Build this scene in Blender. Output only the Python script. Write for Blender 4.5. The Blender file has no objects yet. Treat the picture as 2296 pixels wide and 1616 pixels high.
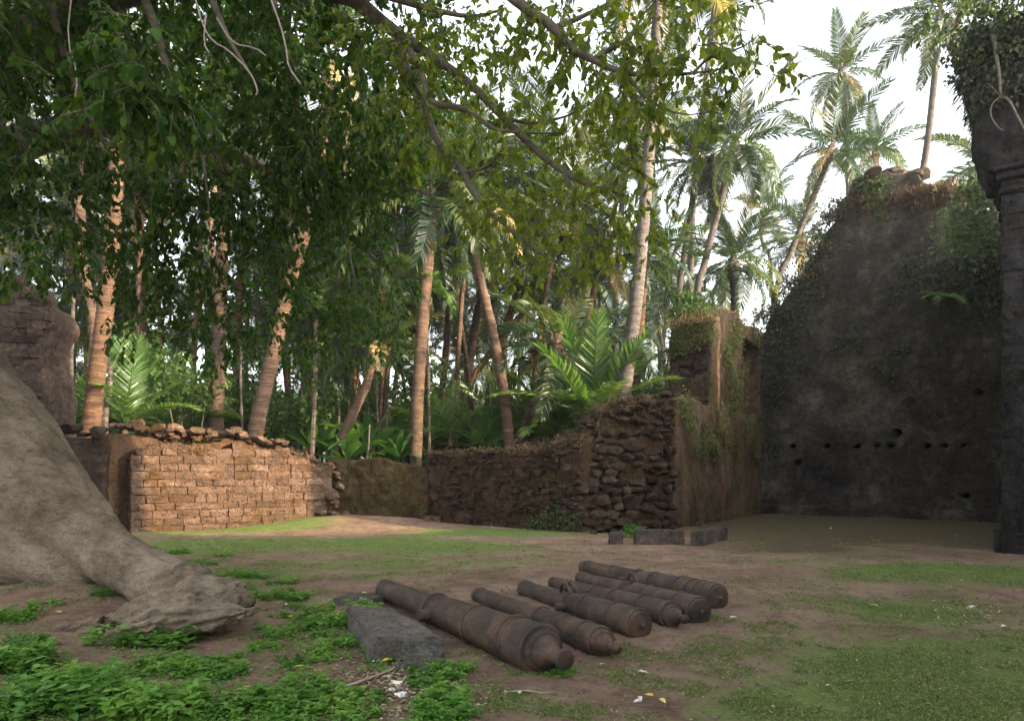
import bpy, bmesh, math, random
import numpy as np
from mathutils import Vector, Matrix, Euler

rng = random.Random(7)
R = np.random.default_rng(11)
scene = bpy.context.scene
COL = scene.collection

# ------------------------------------------------------------------ camera
CAMZ = 1.6
cam_d = bpy.data.cameras.new('camera')
cam_d.lens = 24.0
cam_d.sensor_width = 36.0
cam_d.shift_y = 0.109
cam_d.clip_start = 0.05
cam_d.clip_end = 3000
cam = bpy.data.objects.new('camera', cam_d)
cam.location = (0, 0, CAMZ)
cam.rotation_euler = (math.radians(90), 0, 0)
COL.objects.link(cam)
scene.camera = cam

# ------------------------------------------------------------------ sky, sun, exposure
SUN_EL = math.radians(18)
SUN_H = Vector((0.9, -0.43, 0)).normalized()
SUN = Vector((SUN_H.x * math.cos(SUN_EL), SUN_H.y * math.cos(SUN_EL), math.sin(SUN_EL)))
world = bpy.data.worlds.new('World')
scene.world = world
world.use_nodes = True
wn = world.node_tree
sky = wn.nodes.new('ShaderNodeTexSky')
sky.sky_type = 'NISHITA'
sky.sun_disc = False
sky.sun_elevation = SUN_EL
sky.sun_rotation = math.atan2(SUN_H.x, SUN_H.y)
sky.air_density = 1.0
sky.dust_density = 5.0
sky.ozone_density = 1.0
hsv = wn.nodes.new('ShaderNodeHueSaturation')
hsv.inputs['Saturation'].default_value = 0.28
wn.links.new(sky.outputs[0], hsv.inputs['Color'])
wn.links.new(hsv.outputs[0], wn.nodes['Background'].inputs['Color'])
wn.nodes['Background'].inputs['Strength'].default_value = 0.15
sun_d = bpy.data.lights.new('sun', 'SUN')
sun_d.energy = 2.2
sun_d.angle = math.radians(0.6)
sun_d.color = (1.0, 0.73, 0.45)
sun_o = bpy.data.objects.new('sun', sun_d)
sun_o.location = SUN * 60
sun_o.rotation_euler = SUN.to_track_quat('Z', 'Y').to_euler()
COL.objects.link(sun_o)
scene.view_settings.view_transform = 'Standard'
scene.view_settings.look = 'None'
scene.view_settings.gamma = 1.0
scene.view_settings.use_curve_mapping = False
scene.view_settings.exposure = 2.85
scene.render.engine = 'CYCLES'
scene.cycles.use_denoising = True
scene.cycles.max_bounces = 6
scene.cycles.diffuse_bounces = 2
scene.cycles.transmission_bounces = 3
scene.cycles.transparent_max_bounces = 4
scene.cycles.sample_clamp_indirect = 4.0

# ------------------------------------------------------------------ measuring helpers
FV, CXV, HV = 1531.0, 1148.0, 1058.0


def P(vx, vy, Y):
    return Vector(((vx - CXV) / FV * Y, Y, CAMZ + (HV - vy) / FV * Y))


_T = np.random.default_rng(5).permutation(256)
_V = np.random.default_rng(6).random(256)


def vnoise(p):
    p = np.asarray(p, float)
    i = np.floor(p).astype(int)
    f = p - i
    f = f * f * (3 - 2 * f)
    out = 0
    for dx in (0, 1):
        wx = f[:, 0] if dx else 1 - f[:, 0]
        for dy in (0, 1):
            wy = f[:, 1] if dy else 1 - f[:, 1]
            for dz in (0, 1):
                wz = f[:, 2] if dz else 1 - f[:, 2]
                h = _T[(_T[(_T[(i[:, 0] + dx) & 255] + i[:, 1] + dy) & 255] + i[:, 2] + dz) & 255]
                out = out + wx * wy * wz * _V[h]
    return out * 2 - 1


def fbm(p, oct=3):
    a, s, out = 1.0, 1.0, 0
    for o in range(oct):
        out = out + a * vnoise(np.asarray(p) * s + 17.3 * o)
        a *= 0.5
        s *= 2.1
    return out


def gz(x, y):
    x = np.asarray(x, float)
    y = np.asarray(y, float)
    g = 0.30 * np.exp(-((x + 5.0) / 2.3) ** 2 - ((y - 20.9) / 1.7) ** 2)
    g = g + 0.05 * np.exp(-((x + 3.6) / 1.6) ** 2 - ((y - 5.4) / 1.2) ** 2)
    g = g + 0.24 * np.exp(-((x + 5.6) / 1.7) ** 2 - ((y - 8.3) / 1.0) ** 2)
    sh = x.shape
    q = np.stack([np.ravel(x), np.ravel(y), np.zeros(x.size)], 1)
    n = 0.035 * vnoise(q * 0.7).reshape(sh) + 0.012 * vnoise(q * 2.6 + 9).reshape(sh)
    return g + n


def gz1(x, y):
    return float(gz(np.array([x]), np.array([y]))[0])


def G(vx, vy):
    Y = CAMZ * FV / max(vy - HV, 20)
    for _ in range(6):
        x = (vx - CXV) / FV * Y
        z = gz1(x, Y)
        Y = (CAMZ - z) * FV / max(vy - HV, 20)
    return Vector(((vx - CXV) / FV * Y, Y, gz1((vx - CXV) / FV * Y, Y)))


# ------------------------------------------------------------------ object helpers
def tag(o, label=None, cat=None, group=None, kind=None):
    if label:
        o['label'] = label
    if cat:
        o['category'] = cat
    if group:
        o['group'] = group
    if kind:
        o['kind'] = kind
    return o


def thing(name, label, cat, loc, group=None):
    e = bpy.data.objects.new(name, None)
    e.empty_display_size = 0.2
    e.location = loc
    COL.objects.link(e)
    return tag(e, label, cat, group)


def setpar(o, parent):
    if parent is not None:
        o.parent = parent
        if parent.type == 'EMPTY':
            o.matrix_parent_inverse = Matrix.Translation(-Vector(parent.location))


def link(name, me, parent=None):
    o = bpy.data.objects.new(name, me)
    COL.objects.link(o)
    setpar(o, parent)
    return o


def set_smooth(me, s=True):
    me.polygons.foreach_set('use_smooth', [s] * len(me.polygons))


def new_mesh(name, verts, faces, mat=None, smooth=False):
    me = bpy.data.meshes.new(name)
    me.from_pydata([tuple(v) for v in verts], [], faces)
    if mat:
        me.materials.append(mat)
    if smooth:
        set_smooth(me)
    me.update()
    return me


class MB:
    def __init__(self):
        self.v, self.f = [], []

    def add(self, verts, faces):
        b = len(self.v)
        self.v += [tuple(x) for x in verts]
        self.f += [tuple(i + b for i in f) for f in faces]

    def tube(self, pts, rad, n=8, cap=True, wob=0.0, rg=rng):
        pts = [Vector(p) for p in pts]
        m = len(pts)
        t0 = (pts[1] - pts[0]).normalized()
        ref = Vector((0, 0, 1)) if abs(t0.z) < 0.9 else Vector((1, 0, 0))
        u = t0.cross(ref).normalized()
        V, F = [], []
        for i in range(m):
            t = (pts[min(i + 1, m - 1)] - pts[max(i - 1, 0)]).normalized()
            u = (u - t * u.dot(t)).normalized()
            w = t.cross(u)
            r = rad[i] if hasattr(rad, '__len__') else rad
            for k in range(n):
                a = 2 * math.pi * k / n
                rr = r * (1 + (rg.uniform(-wob, wob) if wob else 0))
                V.append(pts[i] + u * (rr * math.cos(a)) + w * (rr * math.sin(a)))
        for i in range(m - 1):
            for k in range(n):
                F.append((i * n + k, i * n + (k + 1) % n, (i + 1) * n + (k + 1) % n, (i + 1) * n + k))
        if cap:
            F.append(tuple(range(n))[::-1])
            F.append(tuple((m - 1) * n + k for k in range(n)))
        self.add(V, F)

    def lathe(self, o, ax, prof, n=28):
        """prof: (distance along the axis, radius)"""
        o, ax = Vector(o), Vector(ax).normalized()
        u = ax.cross(Vector((0, 0, 1))).normalized()
        w = ax.cross(u)
        V, F = [], []
        for s, r in prof:
            for k in range(n):
                a = 2 * math.pi * k / n
                V.append(o + ax * s + u * (r * math.cos(a)) + w * (r * math.sin(a)))
        m = len(prof)
        for i in range(m - 1):
            for k in range(n):
                F.append((i * n + k, (i + 1) * n + k, (i + 1) * n + (k + 1) % n, i * n + (k + 1) % n))
        F.append(tuple(range(n)))
        F.append(tuple((m - 1) * n + k for k in range(n))[::-1])
        self.add(V, F)

    def hexa(self, b, t):
        """bottom quad, top quad"""
        self.add(list(b) + list(t), [(3, 2, 1, 0), (4, 5, 6, 7), (0, 1, 5, 4), (1, 2, 6, 5), (2, 3, 7, 6), (3, 0, 4, 7)])

    def build(self, name, mat, parent=None, smooth=False):
        return link(name, new_mesh(name, self.v, self.f, mat, smooth), parent)


def np_mesh(name, V, T, mat, smooth=True):
    """V (n,3) vertices, T (m,3) triangles"""
    me = bpy.data.meshes.new(name)
    me.vertices.add(len(V))
    me.vertices.foreach_set('co', np.ascontiguousarray(V, np.float32).ravel())
    me.loops.add(len(T) * 3)
    me.loops.foreach_set('vertex_index', np.ascontiguousarray(T, np.int32).ravel())
    me.polygons.add(len(T))
    me.polygons.foreach_set('loop_start', np.arange(0, len(T) * 3, 3, dtype=np.int32))
    if smooth:
        me.polygons.foreach_set('use_smooth', np.ones(len(T), bool))
    me.update(calc_edges=True)
    me.materials.append(mat)
    return me


def unit(a):
    return a / np.maximum(np.linalg.norm(a, axis=-1, keepdims=True), 1e-9)


# leaf template: x along, y across, z fold/curl
LEAF_V = np.array([(0, 0, 0), (.30, 0, -.02), (.68, 0, -.06), (1.0, 0, -.16),
                   (.28, .5, .05), (.66, .40, 0), (.28, -.5, .05), (.66, -.40, 0)])
LEAF_T = np.array([(0, 1, 4), (1, 5, 4), (1, 2, 5), (2, 3, 5), (0, 6, 1), (1, 6, 7), (1, 7, 2), (2, 7, 3)])
QUAD_V = np.array([(0, 0, 0), (.45, .5, .04), (1, 0, -.1), (.45, -.5, .04)])
QUAD_T = np.array([(0, 2, 1), (0, 3, 2)])


class Leaves:
    def __init__(self):
        self.p, self.d, self.n, self.l, self.w = [], [], [], [], []

    def add(self, p, d, n, l, w):
        self.p.append(p)
        self.d.append(d)
        self.n.append(n)
        self.l.append(l)
        self.w.append(w)

    def count(self):
        return sum(len(x) for x in self.p)

    def mesh(self, name, mat, simple=False):
        p = np.concatenate(self.p)
        d = unit(np.concatenate(self.d))
        n = np.concatenate(self.n)
        l = np.concatenate(self.l)[:, None, None]
        w = np.concatenate(self.w)[:, None, None]
        n = unit(n - d * (n * d).sum(1, keepdims=True))
        s = np.cross(n, d)
        tv, tt = (QUAD_V, QUAD_T) if simple else (LEAF_V, LEAF_T)
        V = p[:, None, :] + d[:, None, :] * (tv[None, :, 0:1] * l) + s[:, None, :] * (tv[None, :, 1:2] * w) + n[:, None, :] * (tv[None, :, 2:3] * l)
        k = len(tv)
        T = tt[None] + (np.arange(len(p)) * k)[:, None, None]
        return np_mesh(name, V.reshape(-1, 3), T.reshape(-1, 3), mat)


def rand_dirs(n):
    return unit(R.normal(size=(n, 3)))


def fill(lv, c, r, twigs, per, L, down=0.5, tw=None, hollow=0.0, aspect=0.5):
    """twigs carrying leaves spread through an ellipsoid"""
    q = rand_dirs(twigs) * (hollow + (1 - hollow) * R.random((twigs, 1)) ** 0.45)
    o = np.array(c) + q * np.array(r)
    td = unit(q + 0.7 * rand_dirs(twigs) + np.array([0, 0, -down]))
    tl = L * per * R.uniform(0.28, 0.42, twigs)
    if tw is not None:
        for i in range(0, twigs):
            a, b = Vector(o[i]), Vector(o[i] + td[i] * tl[i])
            tw.tube([a, (a + b) / 2 + Vector((0, 0, 0.03)), b], [0.006, 0.004, 0.002], 3, False)
    t = np.tile((np.arange(per) + 0.5) / per, (twigs, 1))
    base = o[:, None, :] + td[:, None, :] * (t * tl[:, None])[:, :, None]
    n = twigs * per
    base = base.reshape(-1, 3)
    d = np.repeat(td, per, 0) * 0.55 + rand_dirs(n) * 0.75 + np.array([0, 0, -down * 0.8])
    nr = rand_dirs(n) * 0.9 + np.array([0, 0, 0.8])
    l = L * R.uniform(0.5, 1.35, n) * np.repeat(R.uniform(.75, 1.25, twigs), per)
    lv.add(base, d, nr, l, l * aspect * R.uniform(0.85, 1.15, n))


# ------------------------------------------------------------------ materials
def mat_new(name):
    m = bpy.data.materials.new(name)
    m.use_nodes = True
    nt = m.node_tree
    return m, nt, nt.nodes['Principled BSDF'], nt.nodes['Material Output']


def n_pos(nt, scale=(1, 1, 1)):
    g = nt.nodes.new('ShaderNodeNewGeometry')
    mp = nt.nodes.new('ShaderNodeMapping')
    mp.inputs['Scale'].default_value = scale
    nt.links.new(g.outputs['Position'], mp.inputs['Vector'])
    return mp.outputs[0]


def n_noise(nt, vec, scale, detail=4, rough=0.6):
    t = nt.nodes.new('ShaderNodeTexNoise')
    t.inputs['Scale'].default_value = scale
    t.inputs['Detail'].default_value = detail
    t.inputs['Roughness'].default_value = rough
    nt.links.new(vec, t.inputs['Vector'])
    return t.outputs['Fac']


def n_ramp(nt, fac, stops):
    r = nt.nodes.new('ShaderNodeValToRGB')
    el = r.color_ramp.elements
    while len(el) < len(stops):
        el.new(0.5)
    for e, (p, c) in zip(el, stops):
        e.position = p
        e.color = (*c, 1) if len(c) == 3 else c
    nt.links.new(fac, r.inputs[0])
    return r.outputs[0]


def n_mix(nt, fac, a, b, mode='MIX'):
    m = nt.nodes.new('ShaderNodeMix')
    m.data_type = 'RGBA'
    m.blend_type = mode
    for sock, val in ((m.inputs[0], fac), (m.inputs[6], a), (m.inputs[7], b)):
        if isinstance(val, (int, float)):
            sock.default_value = val
        elif isinstance(val, tuple):
            sock.default_value = (*val, 1)
        else:
            nt.links.new(val, sock)
    return m.outputs[2]


def n_math(nt, op, a, b=0.0, c=None):
    m = nt.nodes.new('ShaderNodeMath')
    m.operation = op
    for i, v in enumerate((a, b, c)):
        if v is None:
            continue
        if isinstance(v, (int, float)):
            m.inputs[i].default_value = v
        else:
            nt.links.new(v, m.inputs[i])
    return m.outputs[0]


def n_bump(nt, bsdf, h, strength, dist):
    b = nt.nodes.new('ShaderNodeBump')
    b.inputs['Strength'].default_value = strength
    b.inputs['Distance'].default_value = dist
    nt.links.new(h, b.inputs['Height'])
    nt.links.new(b.outputs[0], bsdf.inputs['Normal'])


def n_normal_up(nt, lo, hi):
    g = nt.nodes.new('ShaderNodeNewGeometry')
    s = nt.nodes.new('ShaderNodeSeparateXYZ')
    nt.links.new(g.outputs['Normal'], s.inputs[0])
    mr = nt.nodes.new('ShaderNodeMapRange')
    mr.inputs[1].default_value = lo
    mr.inputs[2].default_value = hi
    nt.links.new(s.outputs['Z'], mr.inputs[0])
    return mr.outputs[0]


def stone_mat(name, cols, moss, moss_amt=0.5, scale=2.0, bump=0.5, streak=False, rnd=0.35, speck=None, layers=False):
    """cols: dark, mid, light stone colours; moss colour grows in patches"""
    m, nt, b, out = mat_new(name)
    pos = n_pos(nt, (1, 1, 0.42) if streak else ((0.5, 0.5, 2.4) if layers else (1, 1, 1)))
    pos2 = n_pos(nt)
    f1 = n_noise(nt, pos, scale, 10, 0.78)
    c = n_ramp(nt, f1, [(0.34, cols[0]), (0.5, cols[1]), (0.66, cols[2])])
    oi = nt.nodes.new('ShaderNodeObjectInfo')
    v = n_math(nt, 'MULTIPLY_ADD', oi.outputs['Random'], rnd * 2, 1 - rnd)
    cv = nt.nodes.new('ShaderNodeCombineColor')
    for i in range(3):
        nt.links.new(v, cv.inputs[i])
    c = n_mix(nt, 1.0, c, cv.outputs[0], 'MULTIPLY')
    f2 = n_noise(nt, pos2, scale * 0.7, 10, 0.8)
    mfac = n_ramp(nt, f2, [(0.60 - 0.2 * moss_amt, (0, 0, 0)), (0.66 - 0.17 * moss_amt, (1, 1, 1))])
    c = n_mix(nt, n_math(nt, 'MULTIPLY', mfac, 0.85), c, moss)
    up = n_normal_up(nt, 0.35, 0.9)
    c = n_mix(nt, n_math(nt, 'MULTIPLY', up, 0.5), c, moss)
    f3 = n_noise(nt, pos2, 30, 6, 0.85)
    pit = n_ramp(nt, f3, [(0.36, (0.18, 0.165, 0.16)), (0.47, (0.85, 0.85, 0.85)), (0.56, (1.1, 1.1, 1.1)), (0.72, (1.6, 1.56, 1.5))])
    c = n_mix(nt, 0.9, c, pit, 'MULTIPLY')
    f5 = n_noise(nt, pos2, 5.5, 8, 0.8)
    c = n_mix(nt, 0.85, c, n_ramp(nt, f5, [(0.36, (0.34, 0.32, 0.31)), (0.48, (0.95, 0.95, 0.95)), (0.66, (1.35, 1.32, 1.28))]), 'MULTIPLY')
    if speck:
        f4 = n_noise(nt, pos2, 7.5, 10, 0.85)
        c = n_mix(nt, n_ramp(nt, f4, [(0.60, (0, 0, 0)), (0.64, (0.7, 0.7, 0.7))]), c, speck)
    nt.links.new(c, b.inputs['Base Color'])
    b.inputs['Roughness'].default_value = 0.95
    b.inputs['Specular IOR Level'].default_value = 0.12
    h = n_math(nt, 'ADD', f3, n_math(nt, 'MULTIPLY', f5, 2.2))
    n_bump(nt, b, h, min(1.0, bump * 1.2), 0.06)
    return m


def leaf_mat(name, cols, trans=0.35, rough=0.5, obj=False, tcol=None, spec=0.3):
    """cols: (position, colour) over a random number per leaf, or per object"""
    m, nt, b, out = mat_new(name)
    g = nt.nodes.new('ShaderNodeNewGeometry')
    oi = nt.nodes.new('ShaderNodeObjectInfo')
    if obj:
        f = n_math(nt, 'ADD', n_math(nt, 'MULTIPLY', oi.outputs['Random'], 0.6), n_math(nt, 'MULTIPLY', g.outputs['Random Per Island'], 0.4))
    else:
        f = n_math(nt, 'ADD', n_math(nt, 'MULTIPLY', oi.outputs['Random'], 0.15), n_math(nt, 'MULTIPLY', g.outputs['Random Per Island'], 0.85))
    c = n_ramp(nt, f, cols)
    nt.links.new(c, b.inputs['Base Color'])
    b.inputs['Roughness'].default_value = rough
    b.inputs['Specular IOR Level'].default_value = spec
    t = nt.nodes.new('ShaderNodeBsdfTranslucent')
    tc = n_mix(nt, 1.0, c, tcol or (1.5, 1.6, 0.7), 'MULTIPLY')
    nt.links.new(tc, t.inputs['Color'])
    mx = nt.nodes.new('ShaderNodeMixShader')
    mx.inputs[0].default_value = trans
    nt.links.new(b.outputs[0], mx.inputs[1])
    nt.links.new(t.outputs[0], mx.inputs[2])
    nt.links.new(mx.outputs[0], out.inputs['Surface'])
    return m


M = {}
M['laterite'] = stone_mat('laterite', [(.080, .053, .039), (.165, .108, .076), (.25, .172, .128)], (.105, .062, .026), 0.45, 1.6, 0.9, rnd=0.28, speck=(.33, .24, .19), layers=True)
M['joint'] = stone_mat('joint', [(.085, .052, .036), (.16, .098, .062), (.24, .15, .10)], (.13, .07, .024), 0.45, 2.0, 0.9)
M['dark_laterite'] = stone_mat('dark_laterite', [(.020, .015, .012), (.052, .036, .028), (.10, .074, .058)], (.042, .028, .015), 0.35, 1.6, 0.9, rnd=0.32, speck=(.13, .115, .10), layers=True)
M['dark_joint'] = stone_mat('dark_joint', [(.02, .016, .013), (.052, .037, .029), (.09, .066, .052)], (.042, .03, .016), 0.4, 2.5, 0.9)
M['rubble'] = stone_mat('rubble', [(.030, .024, .020), (.072, .052, .039), (.135, .105, .080)], (.072, .046, .02), 0.5, 2.6, 0.9, rnd=0.5, speck=(.19, .185, .165))
M['rubble_joint'] = stone_mat('rubble_joint', [(.028, .018, .012), (.072, .044, .027), (.125, .078, .046)], (.066, .046, .018), 0.6, 2.4, 1.0, speck=(.13,.12,.10))
M['mossy_plaster'] = stone_mat('mossy_plaster', [(.032, .022, .012), (.072, .048, .022), (.12, .085, .045)], (.052, .044, .014), 0.5, 1.5, 0.9, rnd=0.0, speck=(.17, .145, .10))
M['brown_plaster'] = stone_mat('brown_plaster', [(.052, .035, .025), (.125, .080, .050), (.21, .138, .088)], (.085, .08, .026), 0.42, 1.2, 0.7, streak=True, rnd=0.0)
M['dark_stone'] = stone_mat('dark_stone', [(.015, .0125, .011), (.054, .046, .037), (.165, .142, .108)], (.044, .038, .018), 0.36, 0.5, 0.9, rnd=0.0, speck=(.075, .068, .052))  # dark mottled stone with lighter and mossy patches
M['pier_stone'] = stone_mat('pier_stone', [(.016, .015, .016), (.036, .034, .034), (.072, .067, .063)], (.035, .03, .02), 0.4, 1.4, 0.9, streak=True, rnd=0.3, speck=(.085, .08, .078))
M['basalt'] = stone_mat('basalt', [(.07, .067, .063), (.112, .106, .098), (.155, .147, .135)], (.075, .062, .045), 0.3, 2.4, 0.5, rnd=0.15, speck=(.15, .147, .135))

M['slab'] = stone_mat('slab', [(.09, .086, .08), (.15, .143, .133), (.215, .205, .19)], (.12, .10, .075), 0.3, 2.0, 0.5, rnd=0, speck=(.27, .26, .24))

# ground
m, nt, b, out = mat_new('ground_soil')
pos = n_pos(nt)
at = nt.nodes.new('ShaderNodeAttribute')
at.attribute_name = 'cover'
sep = nt.nodes.new('ShaderNodeSeparateColor')
nt.links.new(at.outputs['Color'], sep.inputs[0])
f_big = n_noise(nt, pos, 0.8, 8, 0.7)
f_mid = n_noise(nt, pos, 4.0, 10, 0.8)
f_fine = n_noise(nt, pos, 30, 6, 0.85)
f_vf = n_noise(nt, pos, 90, 4, 0.85)
dirt = n_ramp(nt, f_big, [(0.34, (.115, .074, .051)), (0.5, (.18, .122, .088)), (0.66, (.245, .175, .130))])
dirt = n_mix(nt, 0.75, dirt, n_ramp(nt, f_mid, [(0.36, (.5, .47, .45)), (0.5, (1, 1, 1)), (0.66, (1.3, 1.27, 1.22))]), 'MULTIPLY')
dirt = n_mix(nt, sep.outputs[1], dirt, n_mix(nt, f_mid, (.052, .042, .023), (.098, .078, .043)))
grs = n_ramp(nt, n_math(nt, 'ADD', n_math(nt, 'MULTIPLY', f_fine, 0.6), n_math(nt, 'MULTIPLY', f_mid, 0.4)),
             [(0.36, (.040, .078, .016)), (0.5, (.085, .145, .030)), (0.64, (.16, .185, .06))])
gm = n_math(nt, 'MULTIPLY_ADD', f_mid, 1.9, -0.98)
gm2 = n_math(nt, 'MULTIPLY_ADD', f_fine, 1.5, -0.75)
gf = n_math(nt, 'ADD', n_math(nt, 'ADD', sep.outputs[0], gm), gm2)
gfr = n_ramp(nt, gf, [(0.22, (0, 0, 0)), (0.52, (1, 1, 1))])
colr = n_mix(nt, n_math(nt, 'MULTIPLY', gfr, 0.85), dirt, grs)
colr = n_mix(nt, 0.8, colr, n_ramp(nt, f_fine, [(0.3, (.5, .49, .48)), (0.5, (1, 1, 1)), (0.72, (1.4, 1.36, 1.3))]), 'MULTIPLY')
colr = n_mix(nt, 0.5, colr, n_ramp(nt, f_vf, [(0.3, (.6, .6, .6)), (0.5, (1, 1, 1)), (0.72, (1.4, 1.38, 1.3))]), 'MULTIPLY')
nt.links.new(colr, b.inputs['Base Color'])
b.inputs['Roughness'].default_value = 1.0
b.inputs['Specular IOR Level'].default_value = 0.1
n_bump(nt, b, n_math(nt, 'ADD', n_math(nt, 'MULTIPLY', f_fine, 0.6), n_math(nt, 'ADD', f_mid, n_math(nt, 'MULTIPLY', f_vf, 0.3))), 0.7, 0.03)
M['ground'] = m

# bark
m, nt, b, out = mat_new('smooth_bark')
pos = n_pos(nt)
pst = n_pos(nt, (1, 1, 2.6))
f1 = n_noise(nt, pos, 1.3, 10, 0.75)
f2 = n_noise(nt, pst, 6, 10, 0.8)
f3 = n_noise(nt, pos, 40, 6, 0.85)
c = n_ramp(nt, f1, [(0.36, (.14, .103, .07)), (0.5, (.26, .203, .145)), (0.63, (.37, .30, .23))])
c = n_mix(nt, 0.7, c, n_ramp(nt, f2, [(0.36, (.36, .33, .29)), (0.5, (1, 1, 1)), (0.66, (1.25, 1.22, 1.16))]), 'MULTIPLY')
c = n_mix(nt, 0.7, c, n_ramp(nt, f3, [(0.36, (.4, .39, .37)), (0.48, (1, 1, 1)), (0.7, (1.3, 1.3, 1.28))]), 'MULTIPLY')
c = n_mix(nt, n_ramp(nt, n_noise(nt, pos, 2.3, 6, 0.7), [(0.60, (0, 0, 0)), (0.72, (0.6, 0.6, 0.6))]), c, (.15, .15, .08))
c = n_mix(nt, n_ramp(nt, n_noise(nt, pos, 5.2, 6, 0.7), [(0.68, (0, 0, 0)), (0.74, (0.6, 0.6, 0.6))]), c, (.42, .41, .38))
c = n_mix(nt, n_ramp(nt, n_noise(nt, n_pos(nt, (1, 1, 1.8)), 3.1, 10, 0.85), [(0.60, (0, 0, 0)), (0.66, (0.75, 0.75, 0.75))]), c, (.13, .09, .06))
c = n_mix(nt, n_ramp(nt, n_noise(nt, pos, 11, 8, 0.85), [(0.64, (0, 0, 0)), (0.68, (0.8, 0.8, 0.8))]), c, (.07, .055, .045))
nt.links.new(c, b.inputs['Base Color'])
b.inputs['Roughness'].default_value = 0.85
b.inputs['Specular IOR Level'].default_value = 0.2
n_bump(nt, b, n_math(nt, 'ADD', n_math(nt, 'MULTIPLY', f2, 1.5), n_math(nt, 'MULTIPLY', f3, 0.6)), 0.85, 0.06)
M['bark'] = m

m, nt, b, out = mat_new('branch_bark')
f1 = n_noise(nt, n_pos(nt), 14, 5, 0.7)
nt.links.new(n_ramp(nt, f1, [(0.3, (.06, .048, .036)), (0.7, (.17, .145, .11))]), b.inputs['Base Color'])
b.inputs['Roughness'].default_value = 0.9
n_bump(nt, b, f1, 0.5, 0.02)
M['branch'] = m


def palm_bark(name, cols):
    m, nt, b, out = mat_new(name)
    f1 = n_noise(nt, n_pos(nt, (1, 1, 7)), 1.5, 8, 0.75)
    f2 = n_noise(nt, n_pos(nt), 11, 8, 0.8)
    oi = nt.nodes.new('ShaderNodeObjectInfo')
    c = n_ramp(nt, f1, [(0.38, cols[0]), (0.5, cols[1]), (0.62, cols[2])])
    c = n_mix(nt, 0.8, c, n_ramp(nt, f2, [(0.36, (.45, .45, .45)), (0.5, (1, 1, 1)), (0.75, (1.2, 1.2, 1.2))]), 'MULTIPLY')
    c = n_mix(nt, n_math(nt, 'MULTIPLY', oi.outputs['Random'], 0.35), c, (.09, .08, .07))
    nt.links.new(c, b.inputs['Base Color'])
    b.inputs['Roughness'].default_value = 0.9
    b.inputs['Specular IOR Level'].default_value = 0.15
    n_bump(nt, b, n_math(nt, 'ADD', f1, n_math(nt, 'MULTIPLY', f2, 0.6)), 0.9, 0.05)
    return m


M['palm_bark'] = palm_bark('palm_bark', [(.026, .014, .008), (.075, .041, .022), (.135, .078, .045)])
M['palm_bark_grey'] = palm_bark('palm_bark_grey', [(.034, .028, .023), (.085, .070, .060), (.15, .13, .112)])
M['palm_bark_dim'] = palm_bark('palm_bark_dim', [(.035, .029, .024), (.065, .053, .045), (.10, .085, .073)])
M['fibre'] = palm_bark('fibre', [(.05, .034, .022), (.11, .075, .048), (.19, .14, .09)])

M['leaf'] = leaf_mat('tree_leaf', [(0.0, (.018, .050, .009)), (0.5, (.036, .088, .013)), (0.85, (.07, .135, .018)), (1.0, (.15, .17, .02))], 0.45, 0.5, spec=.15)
M['leaf_backlit'] = leaf_mat('backlit_tree_leaf', [(0.0, (.085, .12, .018)), (0.5, (.15, .19, .026)), (0.9, (.24, .26, .04)), (1.0, (.38, .31, .035))], 0.6, 0.42)  # same tree's leaf painted paler, as if sky light came through it
M['shrub_leaf'] = leaf_mat('shrub_leaf', [(0.0, (.032, .07, .016)), (0.6, (.062, .125, .024)), (1.0, (.13, .17, .045))], 0.42, 0.45)
M['palm_leaf'] = leaf_mat('palm_leaf', [(0.0, (.015, .034, .019)), (0.45, (.027, .053, .024)), (0.75, (.055, .078, .024)), (0.9, (.11, .11, .035)), (1.0, (.19, .145, .055))], 0.35, 0.38, obj=True, spec=0.5)
M['palm_leaf_young'] = leaf_mat('young_palm_leaf', [(0.0, (.045, .095, .032)), (0.6, (.08, .155, .04)), (1.0, (.16, .20, .06))], 0.45, 0.38, obj=True, spec=0.5)
M['palm_leaf_dry'] = leaf_mat('dry_palm_leaf', [(0.0, (.20, .14, .06)), (1.0, (.34, .26, .12))], 0.3, 0.7, obj=True)
M['broad_leaf'] = leaf_mat('broad_leaf', [(0.0, (.035, .095, .025)), (0.5, (.06, .15, .03)), (0.85, (.10, .21, .035)), (1.0, (.28, .26, .05))], 0.42, 0.36, obj=True, spec=0.5)
M['weed'] = leaf_mat('weed_leaf', [(0.0, (.045, .12, .022)), (0.5, (.11, .25, .04)), (0.9, (.20, .33, .06)), (1.0, (.34, .33, .09))], 0.4, 0.5, obj=True)
M['creeper'] = leaf_mat('creeper_leaf', [(0.0, (.03, .05, .016)), (0.6, (.052, .085, .024)), (1.0, (.10, .12, .035))], 0.3, 0.6)
M['olive_creeper'] = leaf_mat('olive_creeper_leaf', [(0.0, (.045, .055, .016)), (0.6, (.085, .10, .026)), (1.0, (.16, .16, .045))], 0.3, 0.6)
M['dark_creeper'] = leaf_mat('dark_creeper_leaf', [(0.0, (.016, .022, .010)), (0.6, (.030, .042, .016)), (1.0, (.06, .07, .025))], 0.25, 0.6)
M['dry_grass'] = leaf_mat('dry_grass_blade', [(0.0, (.07, .05, .03)), (0.5, (.14, .09, .055)), (1.0, (.24, .16, .10))], 0.25, 0.8)
M['grass'] = leaf_mat('grass_blade', [(0.0, (.05, .10, .022)), (0.4, (.10, .165, .04)), (0.7, (.18, .21, .07)), (1.0, (.36, .30, .18))], 0.3, 0.6)
M['litter'] = leaf_mat('leaf_litter', [(0.0, (.10, .065, .045)), (0.4, (.20, .14, .09)), (0.75, (.34, .26, .17)), (0.95, (.5, .42, .3)), (1.0, (.7, .68, .62))], 0.1, 0.8)
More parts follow.
